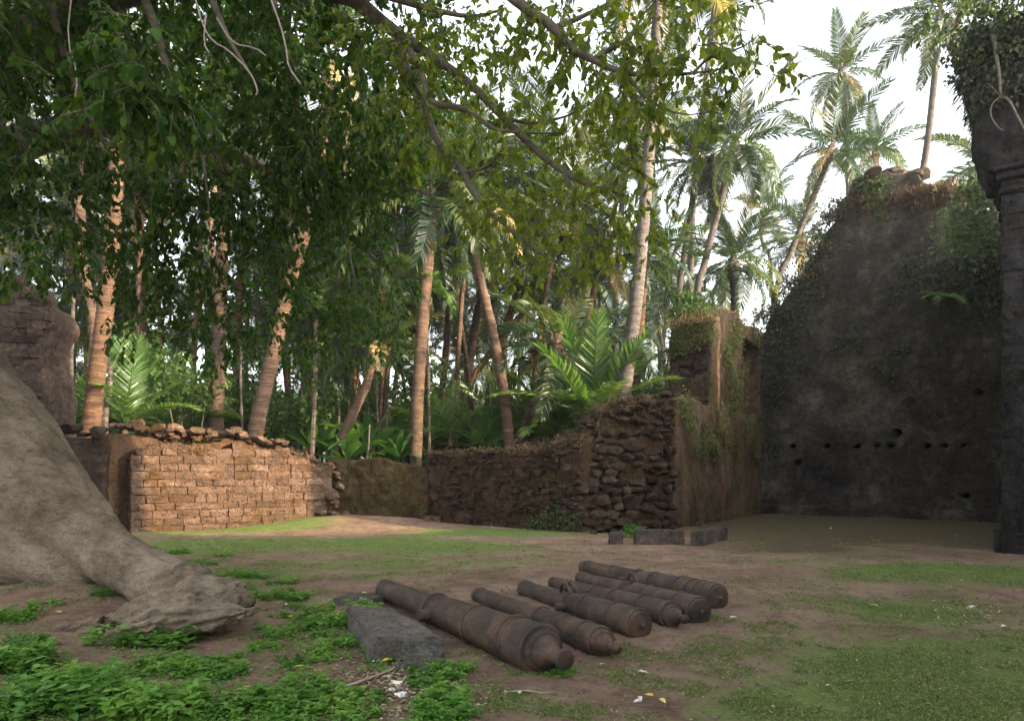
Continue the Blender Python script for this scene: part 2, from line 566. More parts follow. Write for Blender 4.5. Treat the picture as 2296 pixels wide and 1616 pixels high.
M['yellow_leaf'] = leaf_mat('yellow_leaf', [(0.0, (.55, .34, .03)), (0.6, (.62, .48, .07)), (1.0, (.6, .5, .2))], 0.15, 0.6, obj=True)
M['pale_leaf'] = leaf_mat('pale_dry_leaf', [(0.0, (.45, .38, .28)), (1.0, (.62, .58, .5))], 0.1, 0.8, obj=True)

# iron
m, nt, b, out = mat_new('rusted_iron')
pos = n_pos(nt)
f1 = n_noise(nt, pos, 3.4, 10, 0.78)
f2 = n_noise(nt, pos, 24, 8, 0.85)
c = n_ramp(nt, f1, [(0.38, (.014, .010, .0075)), (0.5, (.042, .026, .0165)), (0.62, (.105, .056, .030))])
c = n_mix(nt, 0.8, c, n_ramp(nt, f2, [(0.36, (.42, .4, .4)), (0.5, (1, 1, 1)), (0.66, (1.5, 1.38, 1.25))]), 'MULTIPLY')
c = n_mix(nt, n_ramp(nt, n_noise(nt, pos, 5.5, 4, 0.6), [(0.69, (0, 0, 0)), (0.78, (0.7, 0.7, 0.7))]), c, (.13, .045, .022))
up = n_normal_up(nt, -0.9, -0.2)
nt.links.new(c, b.inputs['Base Color'])
b.inputs['Metallic'].default_value = 0.0
b.inputs['Specular IOR Level'].default_value = 0.5
rr = n_ramp(nt, f2, [(0.3, (.42, .42, .42)), (0.7, (.72, .72, .72))])
nt.links.new(rr, b.inputs['Roughness'])
n_bump(nt, b, n_math(nt, 'ADD', n_math(nt, 'MULTIPLY', f1, 0.9), f2), 0.8, 0.018)
M['iron'] = m

m, nt, b, out = mat_new('white_scrap')
nt.links.new(n_ramp(nt, n_noise(nt, n_pos(nt), 30, 3), [(0.3, (.55, .53, .5)), (0.7, (.75, .74, .72))]), b.inputs['Base Color'])
M['scrap'] = m
m, nt, b, out = mat_new('dry_stick')
nt.links.new(n_ramp(nt, n_noise(nt, n_pos(nt), 25, 4), [(0.3, (.17, .13, .10)), (0.7, (.36, .31, .26))]), b.inputs['Base Color'])
M['stick'] = m

# ------------------------------------------------------------------ ground
def axis(lo, a, b, hi, fine, grow):
    xs = list(np.arange(a, b + 1e-6, fine))
    d, x = fine, a
    while x > lo:
        d *= grow
        x -= d
        xs.insert(0, x)
    d, x = fine, xs[-1]
    while x < hi:
        d *= grow
        x += d
        xs.append(x)
    return np.array(xs)


GRASS = [(400, 1192, 1.6, .8, .9), (520, 1186, 1.5, .8, .9), (620, 1176, 1.4, .7, .8), (690, 1172, 1.2, .6, .6), (600, 1212, 3.2, 0.9, .95), (800, 1215, 2.4, .9, .6), (420, 1235, 2.0, 1.0, .85), (950, 1225, 2.6, 1.1, .7), (1150, 1192, 2.6, 1.0, 1.0), (1050, 1260, 1.8, .7, .5),
         (700, 1265, 1.6, .7, .32), (2260, 1285, 2.2, 1.1, 1.3), (2000, 1360, 1.6, .8, .42), (2150, 1440, 1.5, .9, .62), (1880, 1500, 1.0, .6, .4), (1980, 1570, 1.1, .6, .52),
         (2250, 1570, .9, .7, .6), (1720, 1600, .6, .35, .4), (1760, 1255, 1.4, .45, .28), (1290, 1605, .6, .22, .36), (1000, 1560, .6, .35, .5),
         (1245, 1500, .22, .18, .8), (880, 1290, 1.2, .5, .3), (520, 1285, 1.0, .5, .6)]
GRASS = [(G(a, c), sx, sy, s) for a, c, sx, sy, s in GRASS]


def grass_mask(x, y):
    g = np.zeros_like(x)
    for c, sx, sy, s in GRASS:
        g += s * np.exp(-((x - c.x) / sx) ** 2 - ((y - c.y) / sy) ** 2)
    out_side = (y > 23.5) * 0.5
    q = np.stack([x, y, np.zeros_like(x)], 1)
    return np.clip(np.minimum(g, 1.0) * (1 + 0.5 * fbm(q * 0.9, 3)) + out_side + 0.06, 0, 1)


xs = axis(-400, -11, 13, 400, 0.11, 1.22)
ys = axis(-60, 3.2, 24, 700, 0.11, 1.22)
XX, YY = np.meshgrid(xs, ys)
x, y = XX.ravel(), YY.ravel()
z = gz(x, y)
q = np.stack([x, y, np.zeros_like(x)], 1)
near = (y < 25) & (np.abs(x) < 15)
z = z + near * 0.010 * vnoise(q * 6.0)
nx, ny = len(xs), len(ys)
ii = (np.arange(ny - 1)[:, None] * nx + np.arange(nx - 1)[None]).ravel()
T = np.concatenate([np.stack([ii, ii + 1, ii + nx + 1], 1), np.stack([ii, ii + nx + 1, ii + nx], 1)])
gme = np_mesh('ground', np.stack([x, y, z], 1), T, M['ground'])
ca = gme.color_attributes.new('cover', 'FLOAT_COLOR', 'POINT')
cover = np.zeros((len(x), 4), np.float32)
cover[:, 0] = grass_mask(x, y)
bare = np.clip((y - 13.4 - 0.30 * (x - 9)) / 1.6 + 0.5 * fbm(q * 0.8, 2), 0, 1) * np.clip((x - 3.6) / 2.0, 0, 1) * (y < 30)
cover[:, 1] = bare
cover[:, 0] *= 1 - 0.8 * bare
cover[:, 3] = 1
ca.data.foreach_set('color', cover.ravel())
ground = link('ground', gme)
tag(ground, 'bare brown earth with thin patchy grass in front of the ruins', kind='structure')


# ------------------------------------------------------------------ rough masonry solids
def rough_solid(name, parts, voxel, amp, freq, mat, parent=None, holes=None, rough2=0.0, squash=1.0, axis=None, ridge=0.0):
    """parts: list of (verts, faces) closed pieces -> one weathered continuous mesh"""
    mb = MB()
    for v, f in parts:
        mb.add(v, f)
    tmp = link('tmp', new_mesh('tmp', mb.v, mb.f))
    cut = None
    if holes:
        hb = MB()
        for v, f in holes:
            hb.add(v, f)
        cut = link('cut', new_mesh('cut', hb.v, hb.f))
        bm_ = tmp.modifiers.new('b', 'BOOLEAN')
        bm_.operation = 'DIFFERENCE'
        bm_.object = cut
        bm_.solver = 'EXACT'
    rm = tmp.modifiers.new('r', 'REMESH')
    rm.mode = 'VOXEL'
    rm.voxel_size = voxel
    bpy.context.view_layer.update()
    dg = bpy.context.evaluated_depsgraph_get()
    me = bpy.data.meshes.new_from_object(tmp.evaluated_get(dg))
    me.name = name
    for o in (tmp, cut):
        if o:
            d = o.data
            bpy.data.objects.remove(o)
            bpy.data.meshes.remove(d)
    n = len(me.vertices)
    co = np.empty(n * 3, np.float32)
    me.vertices.foreach_get('co', co)
    co = co.reshape(-1, 3).astype(float)
    no = np.empty(n * 3, np.float32)
    me.vertex_normals.foreach_get('vector', no)
    no = no.reshape(-1, 3)
    qq = co * freq * np.array([1, 1, squash])
    d = amp * fbm(qq, 3)
    if rough2:
        d = d + rough2 * fbm(co * freq * 5.3 + 40, 2)
    if axis is not None:
        ax_ = np.array(Vector(axis).normalized())
        al = (co @ ax_)[:, None] * ax_
        q3 = (co - al) * freq * 3.0 + al * freq * .55
        d = d - ridge * (1 - np.abs(fbm(q3 + 3.3, 2)) * 2.2).clip(0, 1)
    co = co + no * d[:, None]
    me.vertices.foreach_set('co', co.astype(np.float32).ravel())
    me.materials.clear()
    me.materials.append(mat)
    set_smooth(me)
    me.update()
    return link(name, me, parent)


def box_vf(lo, hi):
    (x0, y0, z0), (x1, y1, z1) = lo, hi
    v = [(x0, y0, z0), (x1, y0, z0), (x1, y1, z0), (x0, y1, z0), (x0, y0, z1), (x1, y0, z1), (x1, y1, z1), (x0, y1, z1)]
    return v, [(3, 2, 1, 0), (4, 5, 6, 7), (0, 1, 5, 4), (1, 2, 6, 5), (2, 3, 7, 6), (3, 0, 4, 7)]


class Plane:
    """vertical wall face from A to B (xy); normal points to the viewer's side (right of A->B is the face)"""

    def __init__(self, A, B):
        self.A, self.B = Vector((*A, 0)), Vector((*B, 0))
        self.d = (self.B - self.A)
        self.len = self.d.length
        self.d.normalize()
        self.n = Vector((self.d.y, -self.d.x, 0))

    def at(self, s, z, off=0.0):
        p = self.A + self.d * s + self.n * off
        return Vector((p.x, p.y, z))

    def hit(self, vx, vy):
        """(s, z) of the sight line through a photo point"""
        r = Vector(((vx - CXV) / FV, 1, 0))
        t = self.A.dot(self.n) / r.dot(self.n)
        p = r * t
        return ((p - self.A).dot(self.d), CAMZ + (HV - vy) / FV * t)

    def prism(self, poly, thick, front=0.0):
        """poly: (s, z) outline"""
        k = len(poly)
        v = [self.at(s, z, front) for s, z in poly] + [self.at(s, z, -thick) for s, z in poly]
        f = [tuple(range(k)), tuple(range(2 * k - 1, k - 1, -1))]
        f += [(i, k + i, k + (i + 1) % k, (i + 1) % k) for i in range(k)]
        return v, f


def rock_mesh(name, mat, seed, rnd, jit, cuts=2):
    rg = np.random.default_rng(seed)
    bm = bmesh.new()
    bmesh.ops.create_cube(bm, size=1)
    bmesh.ops.subdivide_edges(bm, edges=bm.edges[:], cuts=cuts - 1, use_grid_fill=True)
    for v in bm.verts:
        c = v.co
        sph = c.normalized() * 0.56
        v.co = c.lerp(sph, rnd) + Vector(rg.normal(0, jit, 3))
    me = bpy.data.meshes.new(name)
    bm.to_mesh(me)
    bm.free()
    me.materials.append(mat)
    if rnd > 0.3:
        set_smooth(me)
    me.update()
    return me


def hull_rock(name, mat, seed, npt=18, box=.75):
    rg = np.random.default_rng(seed)
    bm = bmesh.new()
    for i in range(npt):
        d = rg.normal(size=3)
        d /= np.abs(d).max() * (1 - box) + np.linalg.norm(d) * box
        bm.verts.new(d * .5 * rg.uniform(.85, 1.0) * np.array([1, 1, 1]))
    r = bmesh.ops.convex_hull(bm, input=bm.verts[:])
    for v in [v for v in bm.verts if not v.link_faces]:
        bm.verts.remove(v)
    bmesh.ops.bevel(bm, geom=bm.edges[:], offset=.035, segments=1, affect='EDGES') if False else None
    bmesh.ops.recalc_face_normals(bm, faces=bm.faces[:])
    me = bpy.data.meshes.new(name)
    bm.to_mesh(me)
    bm.free()
    me.materials.append(mat)
    set_smooth(me)
    me.set_sharp_from_angle(angle=math.radians(32))
    me.update()
    return me


BRICKS = {k: [rock_mesh('block_' + k, M[k], 100 + i, 0.05, 0.024) for i in range(12)] for k in ('laterite', 'dark_laterite', 'pier_stone')}
ROCKS = {k: [hull_rock('rock_' + k, M[k], 200 + i, 20, .45) for i in range(12)] for k in ('laterite', 'dark_laterite', 'rubble', 'basalt')}


def masonry(parent, pl, top, base, course, length, meshes, name, rg, s0=0.0, s1=None, proud=0.02, depth=0.3, gap=0.012, hj=0.12, lj=0.35, rot=0.0, skip=0.0, limit=300, bulge=None, zj=0.0, sj=0.0):
    s1 = pl.len if s1 is None else s1
    n = 0
    rotz = math.atan2(pl.d.y, pl.d.x)
    z, row = None, 0
    z = min(base(s0), base(s1)) - 0.05
    zmax = max(top(s0 + (s1 - s0) * i / 40) for i in range(41))
    while z < zmax and n < limit:
        h = course * rg.uniform(1 - hj, 1 + hj)
        s = s0 - rg.uniform(0, length * 0.8)
        while s < s1 and n < limit:
            l = length * rg.uniform(1 - lj, 1 + lj)
            a, b_ = max(s, s0), min(s + l, s1)
            s += l
            if b_ - a < length * 0.25:
                continue
            c = (a + b_) / 2
            if z + h * 0.6 > top(c) or z + h < base(c) or rg.random() < skip:
                continue
            off = rg.uniform(-proud, proud)
            if bulge:
                off += bulge(c, z)
            me = rg.choice(meshes)
            o = link(name, me, parent)
            o.location = pl.at(c, z + h / 2 + rg.uniform(-zj, zj), off - depth / 2)
            o.rotation_euler = (rg.uniform(-rot, rot), rg.uniform(-rot, rot), rotz + rg.uniform(-rot, rot) + rg.uniform(-.012, .012))
            k_ = 1 + rg.uniform(-sj, sj)
            o.scale = (((b_ - a) - gap) * k_, depth, (h - gap) * (1 + rg.uniform(-sj, sj)))
            n += 1
        z += h
        row += 1
    return n


def interp(pts):
    xs_, ys_ = zip(*sorted(pts))
    return lambda s: float(np.interp(s, xs_, ys_))


def top_stones(parent, pl, pts, meshes, size, name, rg, n, thick, mult=1.0, lay=1):
    """loose stones lying along a broken wall top"""
    f = interp(pts)
    s0, s1 = min(p[0] for p in pts), max(p[0] for p in pts)
    for i in range(n):
        s = s0 + (s1 - s0) * (i + rg.uniform(0.1, 0.9)) / n
        sc = size * rg.uniform(0.6, 1.4)
        o = link(name, rg.choice(meshes), parent)
        hh = sc * rg.uniform(0.5, 0.8)
        o.location = pl.at(s, f(s) + hh * 0.25 + rg.uniform(0, size * 0.5) * (lay - 1), -rg.uniform(0.0, thick))
        o.scale = (sc * rg.uniform(1, 1.5), sc, hh)
        o.rotation_euler = (rg.uniform(-.25, .25), rg.uniform(-.25, .25), rg.uniform(0, 3.1))


# --- sunlit laterite block wall
LW = Plane((-10.0, 17.9), (-5.62, 21.35))
lw = thing('laterite_wall', 'sunlit orange laterite block wall with crumbling stepped top', 'wall', LW.at(LW.len / 2, 0))
lw_top = [LW.hit(*q) for q in ((288, 1000), (400, 1006), (450, 1010), (520, 996), (560, 1000), (640, 1005), (690, 1030), (735, 1045))]
lw_top = [(-0.1, lw_top[0][1])] + lw_top + [(LW.len, 1.95)]
lwf = interp(lw_top)
rough_solid('wall_core', [LW.prism([(0, -.4), (LW.len, -.4)] + [(s, z - 0.08) for s, z in sorted(lw_top, reverse=True) if 0 <= s <= LW.len], 1.0, -0.05)], 0.09, 0.03, 1.2, M['joint'], lw)
back = [(s, z) for s, z in [LW.hit(*q) for q in ((262, 962), (330, 968), (400, 985), (470, 985), (520, 975), (600, 992), (640, 1000))]]
rough_solid('rear_core', [LW.prism([(-.75, -.3), (4.6, -.3)] + [(s, z - .06) for s, z in sorted(back, reverse=True)] + [(-.75, back[0][1] - .1)], 1.1, -0.42)], 0.09, 0.05, 1.6, M['joint'], lw, rough2=.02)
rg = random.Random(3)
masonry(lw, LW, lwf, lambda s: gz1(LW.at(s, 0).x, LW.at(s, 0).y), 0.208, 0.50, BRICKS['laterite'], 'brick', rg, proud=0.026, gap=0.012, limit=290, lj=.45, hj=.14)
top_stones(lw, LW, back, ROCKS['laterite'], 0.24, 'rubble_stone', rg, 60, 0.75, lay=2)
top_stones(lw, LW, [LW.hit(*q) for q in ((620, 1000), (700, 1030), (745, 1045))], ROCKS['laterite'], 0.28, 'rubble_stone', rg, 12, 0.8)
top_stones(lw, LW, [LW.hit(*q) for q in ((300, 955), (400, 968), (480, 970))], ROCKS['laterite'], 0.34, 'rubble_stone', rg, 9, 0.5)

# --- shaded wall left of it
SW = Plane((-16.5, 17.0), (-10.55, 17.55))
sw = thing('shaded_wall', 'dark weathered laterite wall in shade between thick tree root and sunlit wall', 'wall', SW.at(4, 0))
sw_top = [(0, 2.6), (SW.len - 2.2, 2.58), (SW.len - 1.0, 2.55), (SW.len, 2.42)]
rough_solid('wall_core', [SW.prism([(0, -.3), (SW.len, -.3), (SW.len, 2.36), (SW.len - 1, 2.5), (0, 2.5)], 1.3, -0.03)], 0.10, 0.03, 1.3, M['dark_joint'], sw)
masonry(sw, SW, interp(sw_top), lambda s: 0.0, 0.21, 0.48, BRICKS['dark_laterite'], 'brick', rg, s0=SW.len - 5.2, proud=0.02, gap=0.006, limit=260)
top_stones(sw, SW, [(SW.len - 2.6, 2.62), (SW.len - 1.2, 2.58), (SW.len, 2.45)], ROCKS['dark_laterite'], 0.42, 'rubble_stone', rg, 13, 0.7, lay=2)

# --- tall ruined pier at the far left
PW = Plane((-17.4, 17.2), (-12.15, 17.9))
pw = thing('ruined_pier', 'tall dark brick pier stump with ragged overhanging top beside thick tree root', 'ruin', PW.at(PW.len - 1.5, 0))
pe = PW.len
prof = [(0, 0), (pe - .05, 0), (pe - .05, 2.7), (pe + .02, 3.4), (pe - .1, 4.1), (pe - .3, 4.6), (pe - .15, 5.2), (pe + .1, 5.55), (pe - .05, 5.95), (pe - .5, 6.2), (pe - .7, 6.7), (pe - 1.6, 6.95), (pe - 2.6, 7.6), (0, 8)]
pe_f = interp([(z, s) for s, z in prof[1:11]])
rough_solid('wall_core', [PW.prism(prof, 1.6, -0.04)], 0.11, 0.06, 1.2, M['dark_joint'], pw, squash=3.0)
for k in range(34):
    z = 0.05 + 0.2 * k
    masonry(pw, PW, lambda s: z + 0.3, lambda s: z - 1, 0.195, 0.46, BRICKS['dark_laterite'], 'brick', rg, s0=pe - 2.9, s1=pe_f(z) + rg.uniform(-.06, .06), proud=0.035, gap=0.012, limit=8, hj=0.0) if False else None
for k in range(34):
    z = 0.05 + 0.197 * k
    s, e = pe - 2.6 - rg.uniform(0, .4), pe_f(z) + rg.uniform(-.08, .06)
    while s < e - 0.12:
        l = min(0.46 * rg.uniform(.65, 1.35), e - s)
        if rg.random() > 0.08:
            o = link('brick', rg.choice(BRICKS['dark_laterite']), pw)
            o.location = PW.at(s + l / 2, z + .1, rg.uniform(-.045, .035) - 0.15)
            o.rotation_euler = (0, rg.uniform(-.02, .02), math.atan2(PW.d.y, PW.d.x) + rg.uniform(-.02, .02))
            o.scale = (l - .01, .3, .19)
        s += l

# --- low mossy wall (plastered piece)
MW = Plane((-5.75, 21.7), (-2.70, 21.25))
mw = thing('mossy_wall', 'low brown mossy plastered wall with a worn dip in its top', 'wall', MW.at(1.5, 0))
mt = [MW.hit(*q) for q in ((735, 1030), (800, 1028), (870, 1030), (900, 1040), (945, 1046), (962, 1044))]
rough_solid('wall_core', [MW.prism([(-.3, -.3), (MW.len + .1, -.3), (MW.len + .1, mt[-1][1])] + [(s, z) for s, z in mt[::-1]], 0.75)], 0.055, 0.07, 1.6, M['mossy_plaster'], mw, rough2=0.03)
top_stones(mw, MW, [MW.hit(*q) for q in ((735, 1042), (760, 1075), (765, 1110))], ROCKS['laterite'], 0.3, 'rubble_stone', rg, 6, -0.1)

top_stones(mw, MW, [MW.hit(*q) for q in ((722, 1120), (745, 1105), (770, 1135))], ROCKS['laterite'], 0.26, 'rubble_stone', rg, 12, -0.5)
top_stones(mw, MW, [MW.hit(*q) for q in ((725, 1150), (760, 1148), (800, 1158))], ROCKS['laterite'], 0.22, 'rubble_stone', rg, 12, -0.7)

# --- low rubble wall
RW = Plane((-2.75, 21.35), (1.85, 18.25))
rw = thing('rubble_wall', 'low dark rubble stone wall behind the lawn with uneven grassy top', 'wall', RW.at(2.5, 0))
rt = [RW.hit(*q) for q in ((948, 1016), (1000, 1012), (1080, 1008), (1150, 1008), (1215, 1000), (1290, 985), (1310, 975))]
rtf = interp(rt)
rough_solid('wall_core', [RW.prism([(-.1, -.3), (RW.len, -.3)] + [(s, z) for s, z in sorted(rt, reverse=True)], 0.9, -0.10)], 0.08, 0.05, 1.4, M['rubble_joint'], rw, rough2=0.015)
masonry(rw, RW, rtf, lambda s: gz1(RW.at(s, 0).x, RW.at(s, 0).y), 0.15, 0.26, ROCKS['rubble'], 'stone', rg, proud=0.04, depth=0.26, gap=-0.02, hj=0.4, lj=0.6, rot=0.14, skip=0.3, limit=290, zj=.05, sj=.35)
top_stones(rw, RW, rt, ROCKS['rubble'], 0.22, 'stone', rg, 10, 0.7)

# --- stepped heap of rubble masonry: broken end of the thick wall
HW = Plane((1.80, 18.35), (4.66, 19.15))
hw = thing('broken_wall_end', 'stepped dark rubble core of a broken wall rising towards the brown plaster', 'ruin', HW.at(1.4, 0))
ht = [HW.hit(*q) for q in ((1296, 978), (1312, 950), (1340, 945), (1352, 925), (1385, 908), (1430, 893), (1500, 886), (1515, 886))]
htf = interp(ht)


def bulge(s, z):
    return max(0, 0.75 - z * 0.42) * max(0, 1 - abs(s - 1.2) / 2.2)


rough_solid('wall_core', [HW.prism([(-.1, -.3), (HW.len, -.3)] + [(s, z - .06) for s, z in sorted(ht, reverse=True)], 1.5, -0.17),
                          (lambda a: (a.v, a.f))((lambda mb: (mb.hexa([HW.at(0, -.2, .36), HW.at(2.4, -.2, .28), HW.at(2.7, -.2, -.3), HW.at(-.2, -.2, -.3)], [HW.at(.3, 1.5, -.14), HW.at(2.0, 1.5, -.14), HW.at(2.3, 1.6, -.3), HW.at(0, 1.6, -.3)]), mb)[1])(MB()))],
            0.08, 0.05, 1.5, M['rubble_joint'], hw, rough2=0.02)
masonry(hw, HW, htf, lambda s: -0.02, 0.19, 0.36, ROCKS['rubble'], 'stone', rg, proud=0.08, depth=0.38, gap=-0.035, hj=0.45, lj=0.65, rot=0.16, skip=0.14, limit=280, bulge=bulge, zj=.06, sj=.35)
top_stones(hw, HW, ht, ROCKS['rubble'], 0.30, 'stone', rg, 16, 0.7)

# --- brown plastered wall running back to the corner, with broken window pier and dark niche
DW = Plane((4.62, 19.25), (9.75, 26.7))
dw = thing('plastered_wall', 'brown streaked plaster wall with a broken window pier capped by dry grass', 'wall', DW.at(4, 0))


def s_of(vx):
    return DW.hit(vx, 1000)[0]


ja, na, nb = s_of(1597), s_of(1668), s_of(1704)
lowpoly = [(0.05, -.3), (DW.len, -.3), (DW.len, 3.75), (ja + .3, 3.75), (ja, 3.7), (ja * .5, 3.85), (0.05, 3.62)]
uppoly = [(ja, 3.4), (na, 3.4), (na, 7.0), (na - .8, 7.25), (ja + 1.2, 7.05), (ja + .5, 6.6), (ja - .05, 6.0), (ja + .08, 5.3), (ja - .03, 4.6), (ja + .02, 4.3)]
linpoly = [(na - .1, 6.45), (nb + .2, 6.4), (DW.len + .1, 3.4), (DW.len + .1, 7.0), (nb, 7.15), (na - .1, 6.95)]
linpoly = [(na - .1, 6.45), (nb, 6.45), (nb, 3.5), (DW.len + .3, 3.5), (DW.len + .3, 7.0), (nb, 7.15), (na - .1, 6.95)]
wcore = rough_solid('plaster_wall_body', [DW.prism(lowpoly, 1.5), DW.prism(uppoly, 1.45), DW.prism(linpoly, 1.3), DW.prism([(na - .1, 3.5), (nb + .1, 3.5), (nb + .1, 6.6), (na - .1, 6.6)], 1.35, -0.75)],
                    0.09, 0.05, 1.0, M['brown_plaster'], dw, rough2=0.015)
# broken brick jamb facing the viewer
JW = Plane(DW.at(ja, 0, -1.42).xy, DW.at(ja, 0, -0.12).xy)
jt = interp([(0, 5.9), (JW.len * .6, 6.15), (JW.len, 6.3)])
masonry(dw, JW, jt, lambda s: 3.75, 0.2, 0.42, BRICKS['dark_laterite'], 'brick', rg, proud=0.06, depth=0.3, gap=0.012, skip=0.1)

# --- tall dark gable wall
EW = Plane((9.55, 26.75), (19.5, 18.6))
ew = thing('gable_wall', 'tall dark ruined gable wall with rows of small square beam holes', 'ruin', EW.at(4, 0))
eprof = [EW.hit(*q) for q in ((1716, 742), (1722, 715), (1745, 690), (1768, 655), (1792, 628), (1808, 590), (1835, 560), (1852, 520), (1872, 498), (1884, 452), (1905, 430), (1912, 402), (1935, 394), (1990, 384), (2004, 388), (2060, 384), (2072, 408), (2125, 425), (2148, 432), (2160, 470), (2215, 470), (2260, 500))]
eprof.insert(0, (eprof[0][0] - .9, eprof[0][1] - .5))
epoly = [(eprof[0][0], -.4), (EW.len, -.4), (EW.len, 9.5)] + eprof[::-1]
holes = []


def hole(vx, vy, w, h, d=0.9):
    s, z = EW.hit(vx, vy)
    pr = EW.prism([(s - w / 2, z - h / 2), (s + w / 2, z - h / 2), (s + w / 2, z + h / 2), (s - w / 2, z + h / 2)], d, 0.3)
    holes.append(pr)


for vx in (1776, 1812, 1855, 1889, 1924, 1962, 2001, 2039, 2080, 2122, 2160):
    hole(vx + rg.uniform(-4, 4), 999 + rg.uniform(-2, 2), 0.24 * rg.uniform(.8, 1.15), 0.19)
for vx, vy, w, h in ((1876, 976, .2, .2), (2012, 970, .26, .24), (1905, 772, .28, .2), (1965, 800, .2, .24), (2070, 790, .2, .16), (1788, 1038, .26, .2), (1905, 970, .16, .16), (2140, 975, .2, .2), (2165, 1110, .3, .2), (1815, 975, .16, .16), (2195, 880, .2, .2)):
    hole(vx, vy, w, h)
rough_solid('gable_wall_body', [EW.prism(epoly, 1.5)], 0.075, 0.045, 0.8, M['dark_stone'], ew, holes=holes, rough2=0.012)
# projecting eroded footing
rough_solid('footing', [EW.prism([(.2, -.3), (EW.len - .4, -.3), (EW.len - .4, .42), (.2, .38)], .3, 0.22)], 0.08, 0.06, 1.4, M['dark_stone'], ew, rough2=.02)
top_stones(ew, EW, [EW.hit(*q) for q in ((1905, 412), (1990, 392), (2065, 392))], ROCKS['rubble'], 0.6, 'stone', rg, 9, 0.8)

# --- right hand pier with broken arch springer
pier = thing('stone_pier', 'tall dark ashlar pier with moulded capital and overgrown broken arch', 'ruin', (10.75, 14.4, 0))
PU, PV = Vector((.81, -.585, 0)).normalized(), Vector((.585, .81, 0)).normalized()
PA = Vector((9.87, 13.75, 0))
PF = Plane(PA.xy, (PA + PU * 2.3).xy)             # front face
PL = Plane((PA + PV * 1.9).xy, PA.xy)             # left face
rough_solid('pier_core', [PF.prism([(.08, -.3), (2.3, -.3), (2.3, 7.5), (.08, 7.5)], 1.85, -.08)], 0.12, 0.015, 1.2, M['rubble_joint'], pier)
z = -0.05
row = 0
while z < 7.25:
    h = rg.uniform(0.28, 0.50)
    for pl in (PF, PL):
        L = pl.len
        cuts = [0] + sorted((L * (.22 if row % 2 else .40) + rg.uniform(-.08, .08), L * (.62 if row % 2 else .75) + rg.uniform(-.08, .08))) + [L]
        for a, b_ in zip(cuts[:-1], cuts[1:]):
            o = link('stone_block', rg.choice(BRICKS['pier_stone']), pier)
            off = rg.uniform(-.035, .02) + (.14 if z < .3 else 0)
            o.location = pl.at((a + b_) / 2, z + h / 2, off - .16)
            o.scale = (b_ - a + .006, .32, h + .004)
            o.rotation_euler = (rg.uniform(-.01, .01), 0, math.atan2(pl.d.y, pl.d.x) + rg.uniform(-.01, .01))
    z += h
    row += 1
for z0, z1, e in ((7.18, 7.34, .06), (7.34, 7.46, .02), (7.46, 7.62, .10), (7.62, 7.72, .15)):
    rough_solid('capital_moulding', [PF.prism([(-e, z0), (2.3, z0), (2.3, z1), (-e, z1)], 1.9 + e, e)], 0.055, 0.02, 2.0, M['pier_stone'], pier, rough2=.01)
# springer of the broken arch
SP = Plane((PA - PU * 4 + PV * .12).xy, (PA + PU * 3 + PV * .12).xy)
spo = [SP.hit(*q) for q in ((2212, 388), (2202, 350), (2199, 320), (2190, 290), (2186, 250), (2180, 215), (2170, 185), (2166, 150), (2162, 110), (2175, 78), (2200, 60), (2240, 45), (2300, 20))]
rough_solid('arch_springer', [SP.prism(([(6.6, 7.6), (6.6, 12)] + spo[::-1])[::-1], 1.6)], 0.08, 0.14, 1.3, M['pier_stone'], pier, rough2=.035)

# --- unseen walls added on the right, outlines shaped to shade the yard
shade_wall = thing('unseen_shade_wall', 'tall unseen wall added beside the yard to shade it', 'ruin', (11.6, 5, 0))
NW = Plane((11.2, 13.4), (11.2, -26))
# s runs towards -y: y = 13.4 - s ; face looks to -x
npoly = [(0.1, -.3), (39, -.3), (39, 21), (6.1, 21), (5.85, 14), (5.75, 8.5), (5.7, 7.4), (4.6, 6.5), (3.2, 5.4), (2.2, 4.9), (.1, 4.6)]
rough_solid('wall_body', [NW.prism(npoly, 1.2)], 0.2, 0.06, 0.8, M['dark_stone'], shade_wall)
slit_wall = thing('unseen_slit_wall', 'unseen wall with a light slit added behind the stone pier to block sun', 'ruin', (13.5, 18.6, 0))
AW = Plane((16.6, 22.0), (11.0, 14.9))
k1 = AW.len - 5.22  # gap left in the added wall to throw a light stripe on the plaster
k2 = AW.len - 4.92
rough_solid('wall_body', [AW.prism([(0, -.3), (AW.len, -.3), (AW.len, 7.3), (k2 + 1.6, 7.4), (k2 + 1.3, 9.0), (k2, 9.3), (k2, 5.6), (k1, 5.6), (k1, 9.8), (0, 10)], .7)], 0.11, 0.05, 0.8, M['dark_stone'], slit_wall)

